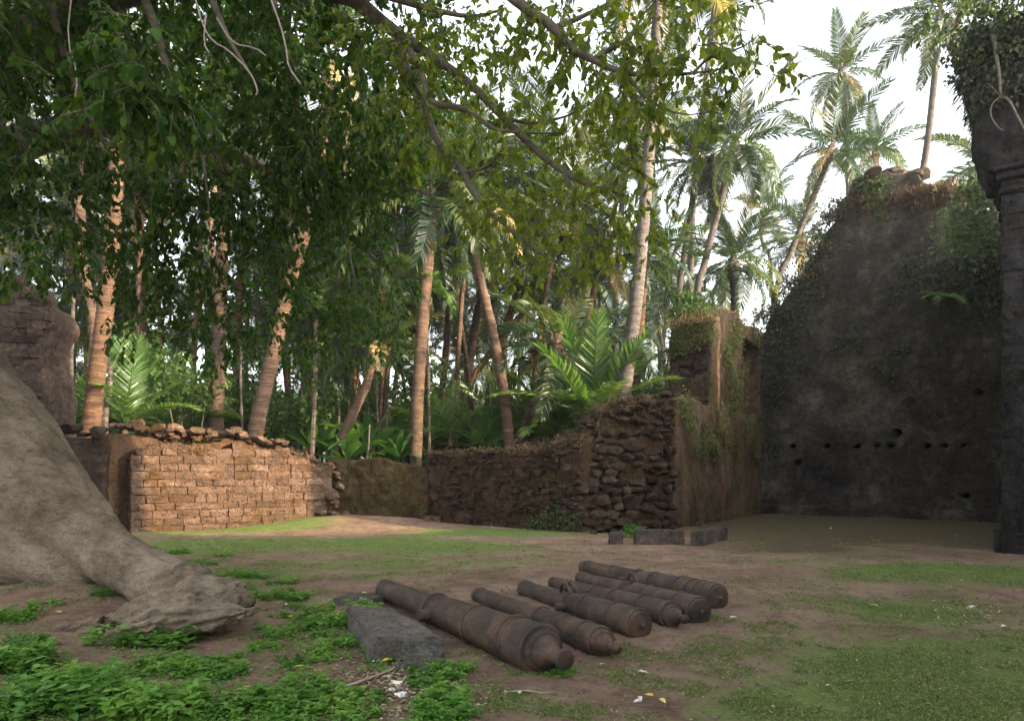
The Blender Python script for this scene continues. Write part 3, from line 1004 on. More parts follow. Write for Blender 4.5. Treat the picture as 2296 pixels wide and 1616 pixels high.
# ------------------------------------------------------------------ kerb stones and slabs
def block(name, corners, z0, z1, label, cat, mat, bev=0.03, jit=0.02, seed=1, group=None, top_shift=(0, 0)):
    """a hewn stone from four ground corners"""
    rgx = np.random.default_rng(seed)
    bm = bmesh.new()
    vb = [bm.verts.new((c[0], c[1], z0)) for c in corners]
    vt = [bm.verts.new((c[0] + top_shift[0], c[1] + top_shift[1], z1 + (c[2] if len(c) > 2 else 0))) for c in corners]
    bm.faces.new(vb[::-1])
    bm.faces.new(vt)
    for i in range(4):
        bm.faces.new((vb[i], vb[(i + 1) % 4], vt[(i + 1) % 4], vt[i]))
    bmesh.ops.recalc_face_normals(bm, faces=bm.faces[:])
    bmesh.ops.bevel(bm, geom=bm.edges[:], offset=bev, segments=2, affect='EDGES')
    bmesh.ops.triangulate(bm, faces=bm.faces[:])
    bmesh.ops.subdivide_edges(bm, edges=[e for e in bm.edges if e.calc_length() > .12], cuts=2, use_grid_fill=True)
    bmesh.ops.subdivide_edges(bm, edges=[e for e in bm.edges if e.calc_length() > .14], cuts=1, use_grid_fill=True)
    cen = Vector((sum(c[0] for c in corners) / 4, sum(c[1] for c in corners) / 4, z0))
    co = np.array([v.co for v in bm.verts])
    bm.normal_update()
    dsp = jit * fbm(co * 5.0 + seed, 3)
    for v, d in zip(bm.verts, dsp):
        v.co += v.normal * d
        v.co -= cen
    me = bpy.data.meshes.new(name)
    bm.to_mesh(me)
    bm.free()
    me.materials.append(mat)
    set_smooth(me)
    me.set_sharp_from_angle(angle=math.radians(38))
    o = link(name, me)
    o.location = cen
    return tag(o, label, cat, group)


kb = stone_mat('kerb', [(.045, .036, .031), (.095, .077, .066), (.155, .13, .112)], (.075, .06, .045), 0.3, 2.4, 0.6, rnd=0.12)
g = gz1(3.3, 15.3)
block('kerb_stone', [(2.72, 15.1), (3.83, 15.12), (3.85, 15.5), (2.75, 15.5)], -.05, .31, 'long cracked kerb stone lying at the foot of the broken rubble wall', 'stone', kb, seed=2)
block('kerb_stone', [(3.92, 15.05), (4.15, 15.0), (5.15, 16.3), (4.85, 16.4)], -.05, .30, 'long kerb stone slanting back towards the plaster wall', 'stone', kb, seed=3)
block('kerb_stone', [(2.15, 15.2), (2.47, 15.15), (2.5, 15.45), (2.2, 15.5)], -.05, .26, 'small squat stone standing alone beside the cracked kerb stone', 'stone', kb, seed=4)
block('kerb_stone', [(2.42, 19.6), (2.8, 19.6), (2.8, 19.7), (2.4, 19.7)], -.05, .05, 'flat stone at the wall foot', 'stone', kb, seed=5) if False else None
br = G(975, 1168)
block('loose_block', [(br.x - .35, br.y - .1), (br.x + .15, br.y - .2), (br.x + .2, br.y + .15), (br.x - .3, br.y + .2)], -.05, .24, 'reddish squared block lying at the foot of the low wall', 'stone', M['laterite'], seed=6)
for i, (vx, vy, s) in enumerate(((1110, 1160, .12), (1330, 1197, .16), (1372, 1200, .14), (1300, 1188, .1), (1530, 1180, .12), (1560, 1178, .09))):
    p = G(vx, vy)
    o = link('loose_stone', ROCKS['rubble'][i], None)
    o.location = (p.x, p.y, p.z + s * .25)
    o.scale = (s * 1.6, s * 1.2, s)
    o.rotation_euler = (0, 0, i)
    tag(o, 'small loose stone fallen at the foot of the rubble wall', 'stone', 'stones fallen from the rubble wall')

zs = gz1(-1.1, 6.5)
block('stone_slab', [(-1.20, 5.80), (-0.57, 5.86), (-1.24, 7.2), (-1.78, 7.3)], zs - .06, zs + .21, 'big grey rectangular stone slab lying beside the largest cannon', 'stone', M['slab'], bev=.03, jit=.022, seed=7)
p = G(950, 1490)
block('slate_slab', [(-.98, 5.52), (-.60, 5.48), (-.545, 5.66), (-.72, 5.78)], p.z - .02, p.z + .06, 'thin dark slate piece leaning at the near end of the big slab', 'stone', M['basalt'], bev=.008, jit=.008, seed=8)
block('support_stone', [(-2.15, 8.15), (-1.65, 8.1), (-1.5, 8.5), (-2.05, 8.6)], gz1(-1.8, 8.3) - .05, gz1(-1.8, 8.3) + .09, 'flat dark stone under the muzzle of the largest cannon', 'stone', M['basalt'], bev=.015, jit=.01, seed=9)

# ------------------------------------------------------------------ cannons
def cannon(label, mx, my, mr, bx, by, br_, segs, rings, knob, handles=0, trun=0.5, tr=0.05, face_nub=False, mlift=0.0, rot=0.0):
    zb = gz1(bx, by)
    zm = gz1(mx, my)
    a = Vector((mx, my, zm + mr - 0.03 + mlift))
    b_ = Vector((bx, by, zb + br_ - 0.045))
    ax = (b_ - a).normalized()
    L = (b_ - a).length
    t = thing('cannon', label, 'cannon', (bx, by, zb), 'old cannons lying side by side')
    mb = MB()
    prof = [(0.10, mr * .42), (0.0, mr * .45), (0, mr * .98), (.02, mr * 1.06), (.09, mr * 1.04)]
    bore = [(0.35, mr * .40), (0.03, mr * .45)]
    for u, r in segs:
        prof.append((u * L, r))
    prof.append((L, br_))
    mb.lathe(a, ax, [(0.25, 0.001), (0.25, mr * .42), (0.0, mr * .46)] + prof[2:], 32)
    o = mb.build('barrel', M['iron'], t, True)
    o.data.set_sharp_from_angle(angle=math.radians(35))
    f = interp([(0, mr)] + [(u, r) for u, r in segs] + [(1, br_)])
    for u, w, e in rings:
        e = e * 1.7 + .002
        w = w * 1.15
        mb = MB()
        r = f(u)
        mb.lathe(a + ax * (u * L - w / 2), ax, [(0, r - .01), (0, r + e * .7), (w * .25, r + e), (w * .75, r + e), (w, r + e * .7), (w, r - .01)], 32)
        o = mb.build('reinforce_ring', M['iron'], t, True)
        o.data.set_sharp_from_angle(angle=math.radians(50))
    # breech and cascabel
    mb = MB()
    if face_nub:
        mb.lathe(b_, ax, [(0, br_ * 1.03), (.03, br_ * 1.04), (.05, br_ * .98), (.055, br_ * .86), (.075, br_ * .80), (.085, br_ * .3), (.09, .001)], 32)
    else:
        mb.lathe(b_, ax, [(0, br_ * 1.05), (.035, br_ * 1.06), (.055, br_ * 1.0), (.06, br_ * .86), (.085, br_ * .85), (.10, br_ * .76), (.105, br_ * .66), (.14, br_ * .60), (.155, br_ * .5), (.185, br_ * .40), (.20, br_ * .36)], 32)
    breech = o = mb.build('breech', M['iron'], t, True)
    o.data.set_sharp_from_angle(angle=math.radians(40))
    mb = MB()
    if face_nub:
        mb.lathe(b_ + ax * .08, ax, [(0, .028), (.03, .026), (.05, .018), (.055, .001)], 14)
        o = mb.build('breech_stud', M['iron'], breech, True)
    elif knob == 'disc':
        mb.lathe(b_ + ax * .19, ax, [(0, br_ * .40), (.02, br_ * .35), (.06, br_ * .31), (.10, br_ * .30), (.13, br_ * .31), (.14, br_ * .37), (.155, br_ * .385), (.20, br_ * .37), (.205, br_ * .3)], 24)
        o = mb.build('cascabel', M['iron'], breech, True)
        o.data.set_sharp_from_angle(angle=math.radians(40))
    else:
        k = br_ * .34
        mb.lathe(b_ + ax * .18, ax, [(0, br_ * .42), (.03, br_ * .26), (.06, br_ * .22)] + [(.06 + k * (1 - math.cos(x)) * .95, max(.001, k * math.sin(x))) for x in np.linspace(.6, math.pi, 9)], 20)
        o = mb.build('cascabel', M['iron'], breech, True)
    side = ax.cross(Vector((0, 0, 1))).normalized()
    if trun:
        r = f(trun)
        for sg in (-1, 1):
            c = a + ax * (trun * L) + Vector((0, 0, -0.01))
            mb = MB()
            mb.lathe(c + side * sg * (r * .8), side * sg, [(0, tr * 1.02), (r * .2 + .10, tr), (r * .2 + .112, tr * .92)], 18)
            o = mb.build('trunnion', M['iron'], t, True)
            o.data.set_sharp_from_angle(angle=math.radians(40))
    if handles:
        r = f(handles)
        for sg in (-1, 1):
            c = a + ax * (handles * L) + Vector((0, 0, r * .86)) + side * sg * r * .36
            pts = [c - ax * .12, c - ax * .105 + Vector((0, 0, .075)), c - ax * .05 + Vector((0, 0, .118)), c + ax * .03 + Vector((0, 0, .10)), c + ax * .10 + Vector((0, 0, .045)), c + ax * .13]
            if handles > .49 and sg == 1:
                pts = pts[-2:]
                pts = [pts[1], pts[1] + Vector((0, 0, .06)), pts[1] + Vector((0, 0, .075))]
            mb = MB()
            mb.tube(pts, .019, 8, True)
            mb.build('lifting_handle', M['iron'], t, True)
    return t


cannon('largest iron cannon with stepped breech and disc shaped knob beside the slab', -1.60, 8.55, .118, .215, 5.60, .207,
       [(.36, .133), (.425, .139), (.433, .158), (.50, .166), (.69, .176), (.702, .186), (.89, .197), (.905, .205), (.98, .207)],
       [(.437, .035, .010), (.703, .03, .008), (.895, .035, .007), (.915, .018, .004)], 'disc', trun=.485, tr=.062, mlift=.06)
cannon('slender iron cannon with a small round knob next to the largest one', -.43, 8.5, .092, .765, 6.1, .145,
       [(.5, .108), (.56, .110), (.60, .124), (.76, .134), (.90, .142), (.95, .145)], [(.04, .03, .006), (.62, .03, .006), (.80, .025, .006), (.93, .03, .007)], 'ball', trun=.53, tr=.042)
cannon('iron cannon with flat round breech plate and swollen muzzle', .16, 8.9, .108, 1.215, 6.68, .158,
       [(.06, .112), (.10, .098), (.4, .115), (.48, .120), (.50, .130), (.62, .138), (.64, .146), (.85, .155)], [(.50, .03, .006), (.64, .03, .006), (.86, .03, .006)], None, face_nub=True, trun=.52, tr=.045, handles=.47)
cannon('thin rusty cannon with small ball knob between two flat ended ones', .58, 9.7, .082, 1.63, 7.14, .140,
       [(.4, .105), (.45, .112), (.55, .114), (.60, .128), (.85, .138)], [(.45, .04, .008), (.62, .04, .008), (.84, .03, .006)], 'ball', trun=.46, tr=.04)
cannon('iron cannon with a raised lifting handle loop on its top', 1.0, 9.95, .096, 1.97, 7.3, .160,
       [(.05, .10), (.10, .085), (.4, .112), (.46, .118), (.50, .130), (.70, .142), (.9, .155)], [(.47, .03, .006), (.66, .03, .005), (.90, .03, .006)], None, face_nub=True, trun=.5, tr=.045, handles=.50)
cannon('outermost long cannon with many thin rings around its breech', 1.15, 10.9, .105, 2.38, 8.02, .165,
       [(.3, .122), (.6, .146), (.9, .163)], [(.05, .03, .006), (.3, .02, .004), (.5, .02, .005), (.62, .02, .005), (.80, .018, .006), (.84, .018, .006), (.88, .018, .006), (.93, .018, .006), (.97, .02, .006)], None, face_nub=True, trun=.45, tr=.045)

# ------------------------------------------------------------------ big tree
tree = thing('big_tree', 'huge spreading tree with thick leaning trunk base and low hanging canopy', 'tree', (-5.2, 8.8, 0))


def blob_tube(pts, rad, n=14, flat=None):
    mb = MB()
    mb.tube(pts, rad, n, True)
    return mb.v, mb.f


def ZP(vx, vy, Y):
    return P(vx, vy, Y)


trunk_parts = [
    blob_tube([(-10.6, 11.5, 8.5), (-9.6, 10.7, 5.5), ZP(-330, 620, 9.9), ZP(-150, 900, 9.5), ZP(0, 1045, 9.2), ZP(110, 1150, 8.95), ZP(215, 1232, 8.8), ZP(310, 1290, 8.7), ZP(390, 1325, 8.6)],
              [1.2, 1.2, 1.22, 1.06, .86, .66, .44, .28, .18]),
    blob_tube([ZP(-150, 1150, 9.2), ZP(20, 1195, 8.9), ZP(120, 1262, 8.6), ZP(200, 1318, 8.4)], [1.0, .66, .34, .12]),
    blob_tube([ZP(180, 1190, 8.8), ZP(270, 1262, 8.3), ZP(350, 1315, 7.8), ZP(420, 1345, 7.3)], [.4, .3, .26, .2]),
    blob_tube([ZP(260, 1230, 8.9), ZP(380, 1288, 8.2), ZP(440, 1306, 7.7), ZP(490, 1330, 7.3)], [.28, .19, .17, .17]),
]
root_parts = [
    blob_tube([ZP(185, 1478, 6.2), ZP(260, 1432, 6.3), ZP(345, 1392, 6.45), ZP(430, 1362, 6.6), ZP(490, 1350, 6.75), ZP(540, 1352, 6.8)], [.07, .13, .185, .22, .20, .11]),
    blob_tube([ZP(215, 1408, 6.7), ZP(310, 1366, 6.8), ZP(410, 1334, 6.95), ZP(520, 1318, 7.1)], [.10, .15, .2, .12]),
    blob_tube([ZP(395, 1398, 6.45), ZP(470, 1384, 6.5), ZP(535, 1376, 6.55), ZP(578, 1366, 6.6)], [.13, .13, .12, .05]),
    blob_tube([ZP(470, 1330, 6.9), ZP(520, 1318, 7.0), ZP(552, 1318, 7.05)], [.17, .15, .06]),
    blob_tube([ZP(410, 1306, 7.6), ZP(490, 1332, 7.1), ZP(558, 1345, 6.95)], [.2, .17, .05]),
    blob_tube([ZP(60, 1440, 6.9), ZP(140, 1418, 6.75), ZP(240, 1400, 6.6)], [.05, .08, .12]),
    blob_tube([ZP(425, 1330, 6.9), ZP(438, 1312, 6.95), ZP(446, 1304, 7.0)], [.08, .06, .03]),
    blob_tube([ZP(300, 1375, 6.5), ZP(380, 1352, 6.6), ZP(470, 1330, 6.8)], [.05, .07, .06]),
    blob_tube([ZP(270, 1410, 6.5), ZP(350, 1378, 6.65), ZP(430, 1352, 6.8), ZP(515, 1345, 6.9), ZP(545, 1345, 6.95)], [.14, .22, .27, .2, .08]),
]
big = rough_solid('trunk', trunk_parts, 0.045, 0.05, 1.1, M['bark'], tree, rough2=0.014, squash=.6, axis=(.68, -.27, -.66), ridge=.03)
rough_solid('root', root_parts, 0.02, 0.05, 3.6, M['bark'], tree, rough2=0.02, squash=1.0, axis=(.93, .15, .2), ridge=.06)

# limbs and branches
limbs = {
    'limb': [
        ([(-9.8, 10.8, 5.6), (-7.4, 9.6, 7.4), (-4.6, 8.6, 7.9), P(760, -30, 8.0), P(891, 77, 7.9), P(976, 131, 7.7), P(1053, 185, 7.5), P(1130, 265, 7.3), P(1206, 342, 7.15), P(1264, 388, 7.0), P(1322, 415, 6.9), P(1399, 438, 6.8)],
         [.45, .30, .17, .10, .07, .052, .046, .041, .035, .028, .019, .010]),
        ([(-9.8, 10.8, 6.3), (-6.5, 8.2, 8.8), (-2.5, 7.0, 8.2), P(1100, -50, 6.8), P(1168, 12, 6.6), P(1245, 62, 6.5), P(1283, 112, 6.4), P(1330, 135, 6.3), P(1399, 165, 6.2), P(1480, 168, 6.1), P(1553, 165, 6.0), P(1640, 150, 5.9)],
         [.42, .26, .12, .065, .052, .046, .036, .029, .024, .018, .012, .006]),
        ([(-9.8, 10.8, 5.8), (-8.2, 8.6, 7.2), (-6.0, 7.2, 7.6), (-3.5, 6.6, 7.2)], [.4, .28, .18, .08]),
        ([(-9.6, 10.9, 5.8), (-7.6, 11.6, 7.6), (-5.4, 11.8, 7.4), (-3.6, 11.4, 6.4)], [.4, .26, .15, .06]),
    ],
    'branch': [
        ([P(891, 77, 7.9), P(914, 169, 7.85), P(937, 208, 7.8), P(960, 261, 7.75), P(980, 319, 7.7), P(1041, 385, 7.6), P(1053, 427, 7.6), P(1114, 488, 7.5), P(1168, 538, 7.4), P(1230, 580, 7.3)], [.055, .05, .046, .042, .04, .036, .028, .022, .016, .006]),
        ([P(910, 95, 7.8), P(937, 146, 7.6), P(953, 185, 7.5), P(964, 235, 7.4), P(1049, 242, 7.3), P(1091, 281, 7.2), P(1130, 296, 7.1), P(1264, 300, 7.0)], [.04, .036, .034, .032, .028, .022, .015, .006]),
        ([P(1330, 135, 6.3), P(1370, 108, 6.35), P(1410, 88, 6.4), P(1430, 55, 6.4), P(1452, 19, 6.45)], [.03, .025, .02, .014, .008]),
        ([P(1553, 165, 6.0), P(1590, 127, 6.0), P(1660, 110, 5.95), P(1700, 80, 5.9)], [.016, .012, .008, .004]),
        ([P(1245, 62, 6.5), P(1300, 40, 6.6), P(1360, 10, 6.7), P(1420, -20, 6.8)], [.03, .022, .016, .01]),
        ([P(1041, 385, 7.6), P(1090, 378, 7.5), P(1130, 330, 7.4)], [.022, .016, .006]),
        ([P(1264, 388, 7.0), P(1310, 470, 6.9), P(1360, 540, 6.8)], [.02, .012, .004]),
        ([P(1399, 165, 6.2), P(1460, 230, 6.1), P(1530, 260, 6.0), P(1600, 250, 5.9)], [.018, .012, .008, .003]),
        ([P(1130, 265, 7.3), P(1200, 280, 7.2), P(1290, 255, 7.1), P(1340, 220, 7.0)], [.022, .016, .010, .004]),
        ([P(760, -30, 8.0), P(830, -20, 7.6), P(960, 20, 7.2), P(1060, 40, 7.0), P(1130, 20, 6.9)], [.06, .045, .03, .02, .01]),
        ([P(470, -20, 7.4), P(500, 60, 7.3), P(520, 100, 7.3), P(570, 180, 7.2)], [.035, .03, .024, .01]),
        ([P(300, -60, 8.0), P(350, 60, 8.0), P(380, 170, 8.1), P(450, 300, 8.3), P(470, 480, 8.5)], [.06, .05, .04, .03, .012]),
        ([P(600, -40, 9.0), P(640, 120, 9.0), P(680, 300, 9.2), P(760, 480, 9.4), P(800, 640, 9.6)], [.06, .05, .04, .028, .01]),
        ([P(100, -40, 8.0), P(150, 150, 8.2), P(230, 320, 8.4), P(330, 480, 8.8)], [.05, .04, .028, .01]),
    ],
    'hanging_vine': [
        ([P(436, -10, 6.4), P(455, 60, 6.4), P(478, 95, 6.4), P(510, 110, 6.4), P(560, 160, 6.4), P(578, 200, 6.4), P(574, 215, 6.4)], .008),
        ([P(462, 30, 6.4), P(456, 98, 6.4), P(470, 120, 6.38)], .008),
        ([P(486, 40, 6.4), P(520, 98, 6.4), P(575, 108, 6.35), P(596, 125, 6.3)], .007),
        ([P(604, -10, 6.2), P(630, 60, 6.2), P(642, 110, 6.2), P(646, 150, 6.2), P(675, 190, 6.2)], .008),
        ([P(160, -10, 7), P(150, 90, 7), P(175, 170, 7), P(165, 240, 7)], .007),
    ]}
for nm, lst in limbs.items():
    for pts, rad in lst:
        mb = MB()
        # smooth the polyline
        pp = [Vector(p) for p in pts]
        rr = list(rad) if hasattr(rad, '__len__') else [rad] * len(pp)
        for it in range(1):
            np_, nr_ = [pp[0]], [rr[0]]
            for a, b_, ra, rb in zip(pp[:-1], pp[1:], rr[:-1], rr[1:]):
                np_ += [a.lerp(b_, .25), a.lerp(b_, .75)]
                nr_ += [ra * .75 + rb * .25, ra * .25 + rb * .75]
            pp, rr = np_ + [pp[-1]], nr_ + [rr[-1]]
        mb.tube(pp, rr, 8, True, 0.06 if nm != 'hanging_vine' else 0)
        mb.build(nm, M['branch'] if nm != 'hanging_vine' else M['stick'], tree, True)

lv = Leaves()
tw = MB()
# dark dense canopy: clumps over the left half, thinning downwards
for vx in range(-330, 960, 150):
    for vy in range(-420, 330, 150):
        c = P(vx + R.uniform(-60, 60), vy + R.uniform(-60, 60), R.uniform(6.6, 11.5))
        if c.z > 11.5:
            continue
        fill(lv, c, R.uniform(.7, 1.15, 3) * np.array([1.1, 1.1, .8]), 118, 9, .098, .5, tw, aspect=.54)
for vx, vy, Y, r, n in ((40, 400, 8, .9, 55), (120, 500, 8.5, .8, 45), (60, 560, 7.8, .5, 25), (330, 400, 8.5, .8, 45), (360, 520, 9, .8, 40), (470, 440, 9, .7, 30), (560, 400, 9, .9, 45),
                        (640, 500, 9.5, .9, 45), (330, 620, 9.5, .6, 28), (420, 660, 10, .7, 34), (540, 600, 10, .8, 40), (640, 640, 10, .7, 34), (760, 560, 10, .9, 45), (830, 460, 9.5, .6, 24), (880, 330, 9, .6, 26),
                        (480, 760, 10.5, .6, 26), (560, 720, 10.5, .6, 28), (300, 740, 10, .4, 14), (700, 760, 10.5, .6, 26), (830, 660, 10.5, .7, 32), (880, 620, 10, .4, 12), (780, 330, 9, .9, 45), (680, 330, 9, .9, 40), (600, 280, 9, .8, 40), (200, 330, 8.5, .6, 24), (20, 300, 8, .9, 50),
                        (260, 560, 9.5, .5, 18), (720, 440, 9.5, .8, 36), (150, 640, 9, .3, 8), (850, 780, 10.5, .4, 14), (760, 700, 10.5, .5, 20), (420, 560, 9.5, .5, 20)):
    fill(lv, P(vx, vy, Y), (r, r, r * .75), int(n * (2.3 if vy < 480 else 1.75)), 9, .092 if vy < 480 else .085, .7, tw, aspect=.54)
for vx, vy, Y in ((270, 170, 6.2), (330, 200, 6.3), (300, 90, 6.2), (380, 240, 6.4), (220, 220, 6.4)):
    fill(lv, P(vx, vy, Y), (.4, .4, .3), 24, 8, .11, .7, tw, aspect=.54)
# unseen leaf clumps added overhead and behind the viewer to block sky light
for k in range(32):
    c = (R.uniform(-11, -3.2), R.uniform(-2, 13), R.uniform(7.6, 11))
    fill(lv, c, (1.5, 1.5, .8), 55, 8, .17, .3, None, aspect=.55)
o = link('crown', lv.mesh('crown', M['leaf']), tree)
tag(o, 'dense dark hanging leaves', kind='stuff')
print('dark leaves', lv.count())

lv2 = Leaves()
for vx, vy, Y, r, n in ((900, 60, 7.6, .7, 40), (960, 180, 7.6, .7, 36), (1040, 60, 7.3, .7, 38), (1120, 150, 7.2, .6, 28), (1180, 60, 6.8, .6, 30), (1260, 30, 6.6, .55, 26), (1330, 60, 6.4, .5, 22), (1400, 60, 6.4, .5, 22), (1460, 20, 6.4, .5, 24),
                        (1520, 60, 6.2, .45, 18), (1590, 30, 6.1, .4, 12), (1420, 140, 6.2, .4, 14), (1500, 170, 6.1, .4, 14), (1570, 190, 6.0, .4, 13), (1640, 150, 5.9, .4, 13), (1690, 170, 5.9, .26, 8), (1560, 110, 6, .3, 9), (1660, 70, 5.9, .25, 5), (1480, 240, 6.1, .4, 12), (1400, 230, 6.3, .4, 14), (1340, 180, 6.5, .4, 16),
                        (1250, 180, 6.9, .5, 20), (1200, 240, 7.1, .5, 20), (1130, 330, 7.4, .55, 22), (1080, 250, 7.4, .5, 20), (1000, 300, 7.6, .6, 26), (930, 300, 7.8, .5, 20), (1060, 440, 7.6, .35, 9), (1120, 460, 7.5, .5, 22), (1180, 400, 7.2, .4, 16), (1250, 350, 7.0, .4, 16), (1300, 300, 6.9, .4, 13), (1360, 330, 6.8, .4, 13),
                        (1340, 430, 6.8, .4, 15), (1400, 440, 6.7, .35, 13), (1450, 470, 6.7, .25, 7), (1280, 470, 7, .4, 16), (1200, 520, 7.3, .45, 20), (1260, 580, 7.2, .4, 16), (1300, 620, 7.2, .3, 8), (1160, 590, 7.5, .45, 18), (1090, 540, 7.6, .45, 18), (1350, 540, 6.9, .35, 10), (1430, 300, 6.5, .3, 8), (1420, 390, 6.6, .3, 9), (1560, 300, 6, .25, 5), (1380, 500, 6.8, .3, 9), (1440, 560, 6.7, .25, 5), (860, 200, 8, .8, 40), (1000, 130, 7.4, .5, 22), (1290, 120, 6.5, .4, 14)):
    fill(lv2, P(vx, vy, Y), (r, r, r * .8), max(4, int(n * 1.0)), 8, .086, .5, tw, aspect=.52)
o = link('crown', lv2.mesh('backlit_crown', M['leaf_backlit']), tree)
tag(o, 'sparser leaves coloured paler as if backlit on long thin branches', kind='stuff')
o = tw.build('twigs', M['branch'], tree)
o['kind'] = 'stuff'

# ------------------------------------------------------------------ palms
def frond_mesh(name, mat, length, droop, seed, nl=44, lf=0.85, lw=0.055, hang=0.5):
    rg_ = random.Random(seed)
    pts, tans = [], []
    p, ang = Vector((0, 0, 0)), 0.0
    ns = 14
    for i in range(ns + 1):
        pts.append(p.copy())
        t = i / ns
        tg = Vector((math.cos(ang), 0, math.sin(ang)))
        tans.append(tg)
        p = p + tg * (length / ns)
        ang -= droop / ns * (0.35 + 1.3 * t)
    V, F = [], []
    for i in range(ns + 1):
        r = 0.032 * (1 - i / ns) + 0.006
        up = tans[i].cross(Vector((0, 1, 0)))
        V += [pts[i] + Vector((0, r, 0)), pts[i] - up * r * .9, pts[i] - Vector((0, r, 0)), pts[i] + up * r * .4]
    for i in range(ns):
        for k in range(4):
            F.append((i * 4 + k, i * 4 + (k + 1) % 4, i * 4 + 4 + (k + 1) % 4, i * 4 + 4 + k))
    for sd in (-1, 1):
        for j in range(nl):
            t = 0.14 + 0.86 * (j + rg_.uniform(-.2, .2) + .3) / nl
            t = min(t, .995)
            fi = t * ns
            i0 = min(int(fi), ns - 1)
            b0 = pts[i0].lerp(pts[i0 + 1], fi - i0)
            tg = tans[i0]
            upv = Vector((0, 1, 0)).cross(tg) * -1
            upv = tg.cross(Vector((0, -1, 0)))
            if upv.z < 0 and abs(tg.z) < .9:
                upv = -upv
            ll = lf * (0.35 + 0.75 * math.sin(math.pi * min(1, (t * .85 + .12)))) * rg_.uniform(.85, 1.1)
            fw = 0.45 + 0.55 * t
            d = (Vector((0, sd, 0)) * (1.05 - .35 * t) + tg * fw + upv * rg_.uniform(.05, .35)).normalized()
            m_ = b0 + d * ll * .5
            d2 = (d + Vector((0, 0, -hang * rg_.uniform(.6, 1.5)))).normalized()
            e = m_ + d2 * ll * .5
            wv = (tg * .8 + upv * rg_.uniform(-.5, .5)).normalized() * lw * .5
            k = len(V)
            V += [b0 - wv * .6, b0 + wv * .6, m_ + wv, m_ - wv, e]
            F += [(k, k + 1, k + 2, k + 3), (k + 3, k + 2, k + 4)]
    return new_mesh(name, V, F, mat, False)


FROND = [frond_mesh('frond', M['palm_leaf'], 4.2, dr, 40 + i, hang=hg, nl=64, lw=.075, lf=.95) for i, (dr, hg) in enumerate(((.35, .15), (.6, .3), (.9, .5), (1.2, .7), (1.5, .9), (1.75, 1.1)))]
FROND_Y = [frond_mesh('young_frond', M['palm_leaf_young'], 3.4, dr, 60 + i, hang=hg, nl=40, lw=.075, lf=.75) for i, (dr, hg) in enumerate(((.3, .1), (.6, .25), (1.0, .4)))]
FROND_D = [frond_mesh('dry_frond', M['palm_leaf_dry'], 3.6, 1.2, 70, hang=1.3, nl=40)]
FROND_S = [frond_mesh('small_frond', M['palm_leaf_young'], 2.0, dr, 80 + i, hang=.35, nl=26, lw=.07, lf=.6) for i, dr in enumerate((.5, .9, 1.3))]


def crown_fronds(t, pos, n, scale, rg_, meshes=FROND, lo=-48, hi=78, dry=0.0, lean=None):
    az0 = rg_.uniform(0, 360)
    for i in range(n):
        u = (i + .5) / n
        el = hi + (lo - hi) * (u ** 0.85) + rg_.uniform(-8, 8)
        az = az0 + 137.5 * i + rg_.uniform(-14, 14)
        k = min(len(meshes) - 1, int(u * len(meshes) * .999))
        me = meshes[k]
        if dry and u > .8 and rg_.random() < dry:
            me = FROND_D[0]
        o = link('frond', me, t)
        o.location = pos
        rot = Matrix.Rotation(math.radians(az), 3, 'Z') @ Matrix.Rotation(math.radians(-el), 3, 'Y') @ Matrix.Rotation(rg_.uniform(-.5, .5), 3, 'X')
        o.rotation_euler = rot.to_euler()
        s = scale * rg_.uniform(.85, 1.1)
        o.scale = (s, s, s)


def ring_tube(pts, rad, n, ring=0.16, amp=0.035, rg_=rng):
    """palm stem with leaf-scar steps"""
    P_, R_ = [], []
    for a, b_, ra, rb in zip(pts[:-1], pts[1:], rad[:-1], rad[1:]):
        L = (b_ - a).length
        k = max(1, int(L / ring))
        for j in range(k):
            t = j / k
            r = ra + (rb - ra) * t
            e = amp * rg_.uniform(.3, 1.3)
            P_ += [a.lerp(b_, t), a.lerp(b_, t + .82 / k)]
            R_ += [r * (1 - e), r * (1 + e)]
    P_.append(pts[-1])
    R_.append(rad[-1])
    mb = MB()
    mb.tube(P_, R_, n, True, 0.03, rg_)
    return mb


def bez(pts, rad, k=5):
    """Catmull-Rom smoothing"""
    out, ro = [], []
    n = len(pts)
    for i in range(n - 1):
        p0, p1, p2, p3 = pts[max(i - 1, 0)], pts[i], pts[i + 1], pts[min(i + 2, n - 1)]
        for j in range(k):
            t = j / k
            out.append(.5 * ((2 * p1) + (p2 - p0) * t + (2 * p0 - 5 * p1 + 4 * p2 - p3) * t * t + (3 * p1 - p0 - 3 * p2 + p3) * t ** 3))
            ro.append(rad[i] + (rad[i + 1] - rad[i]) * t)
    return out + [pts[-1]], ro + [rad[-1]]


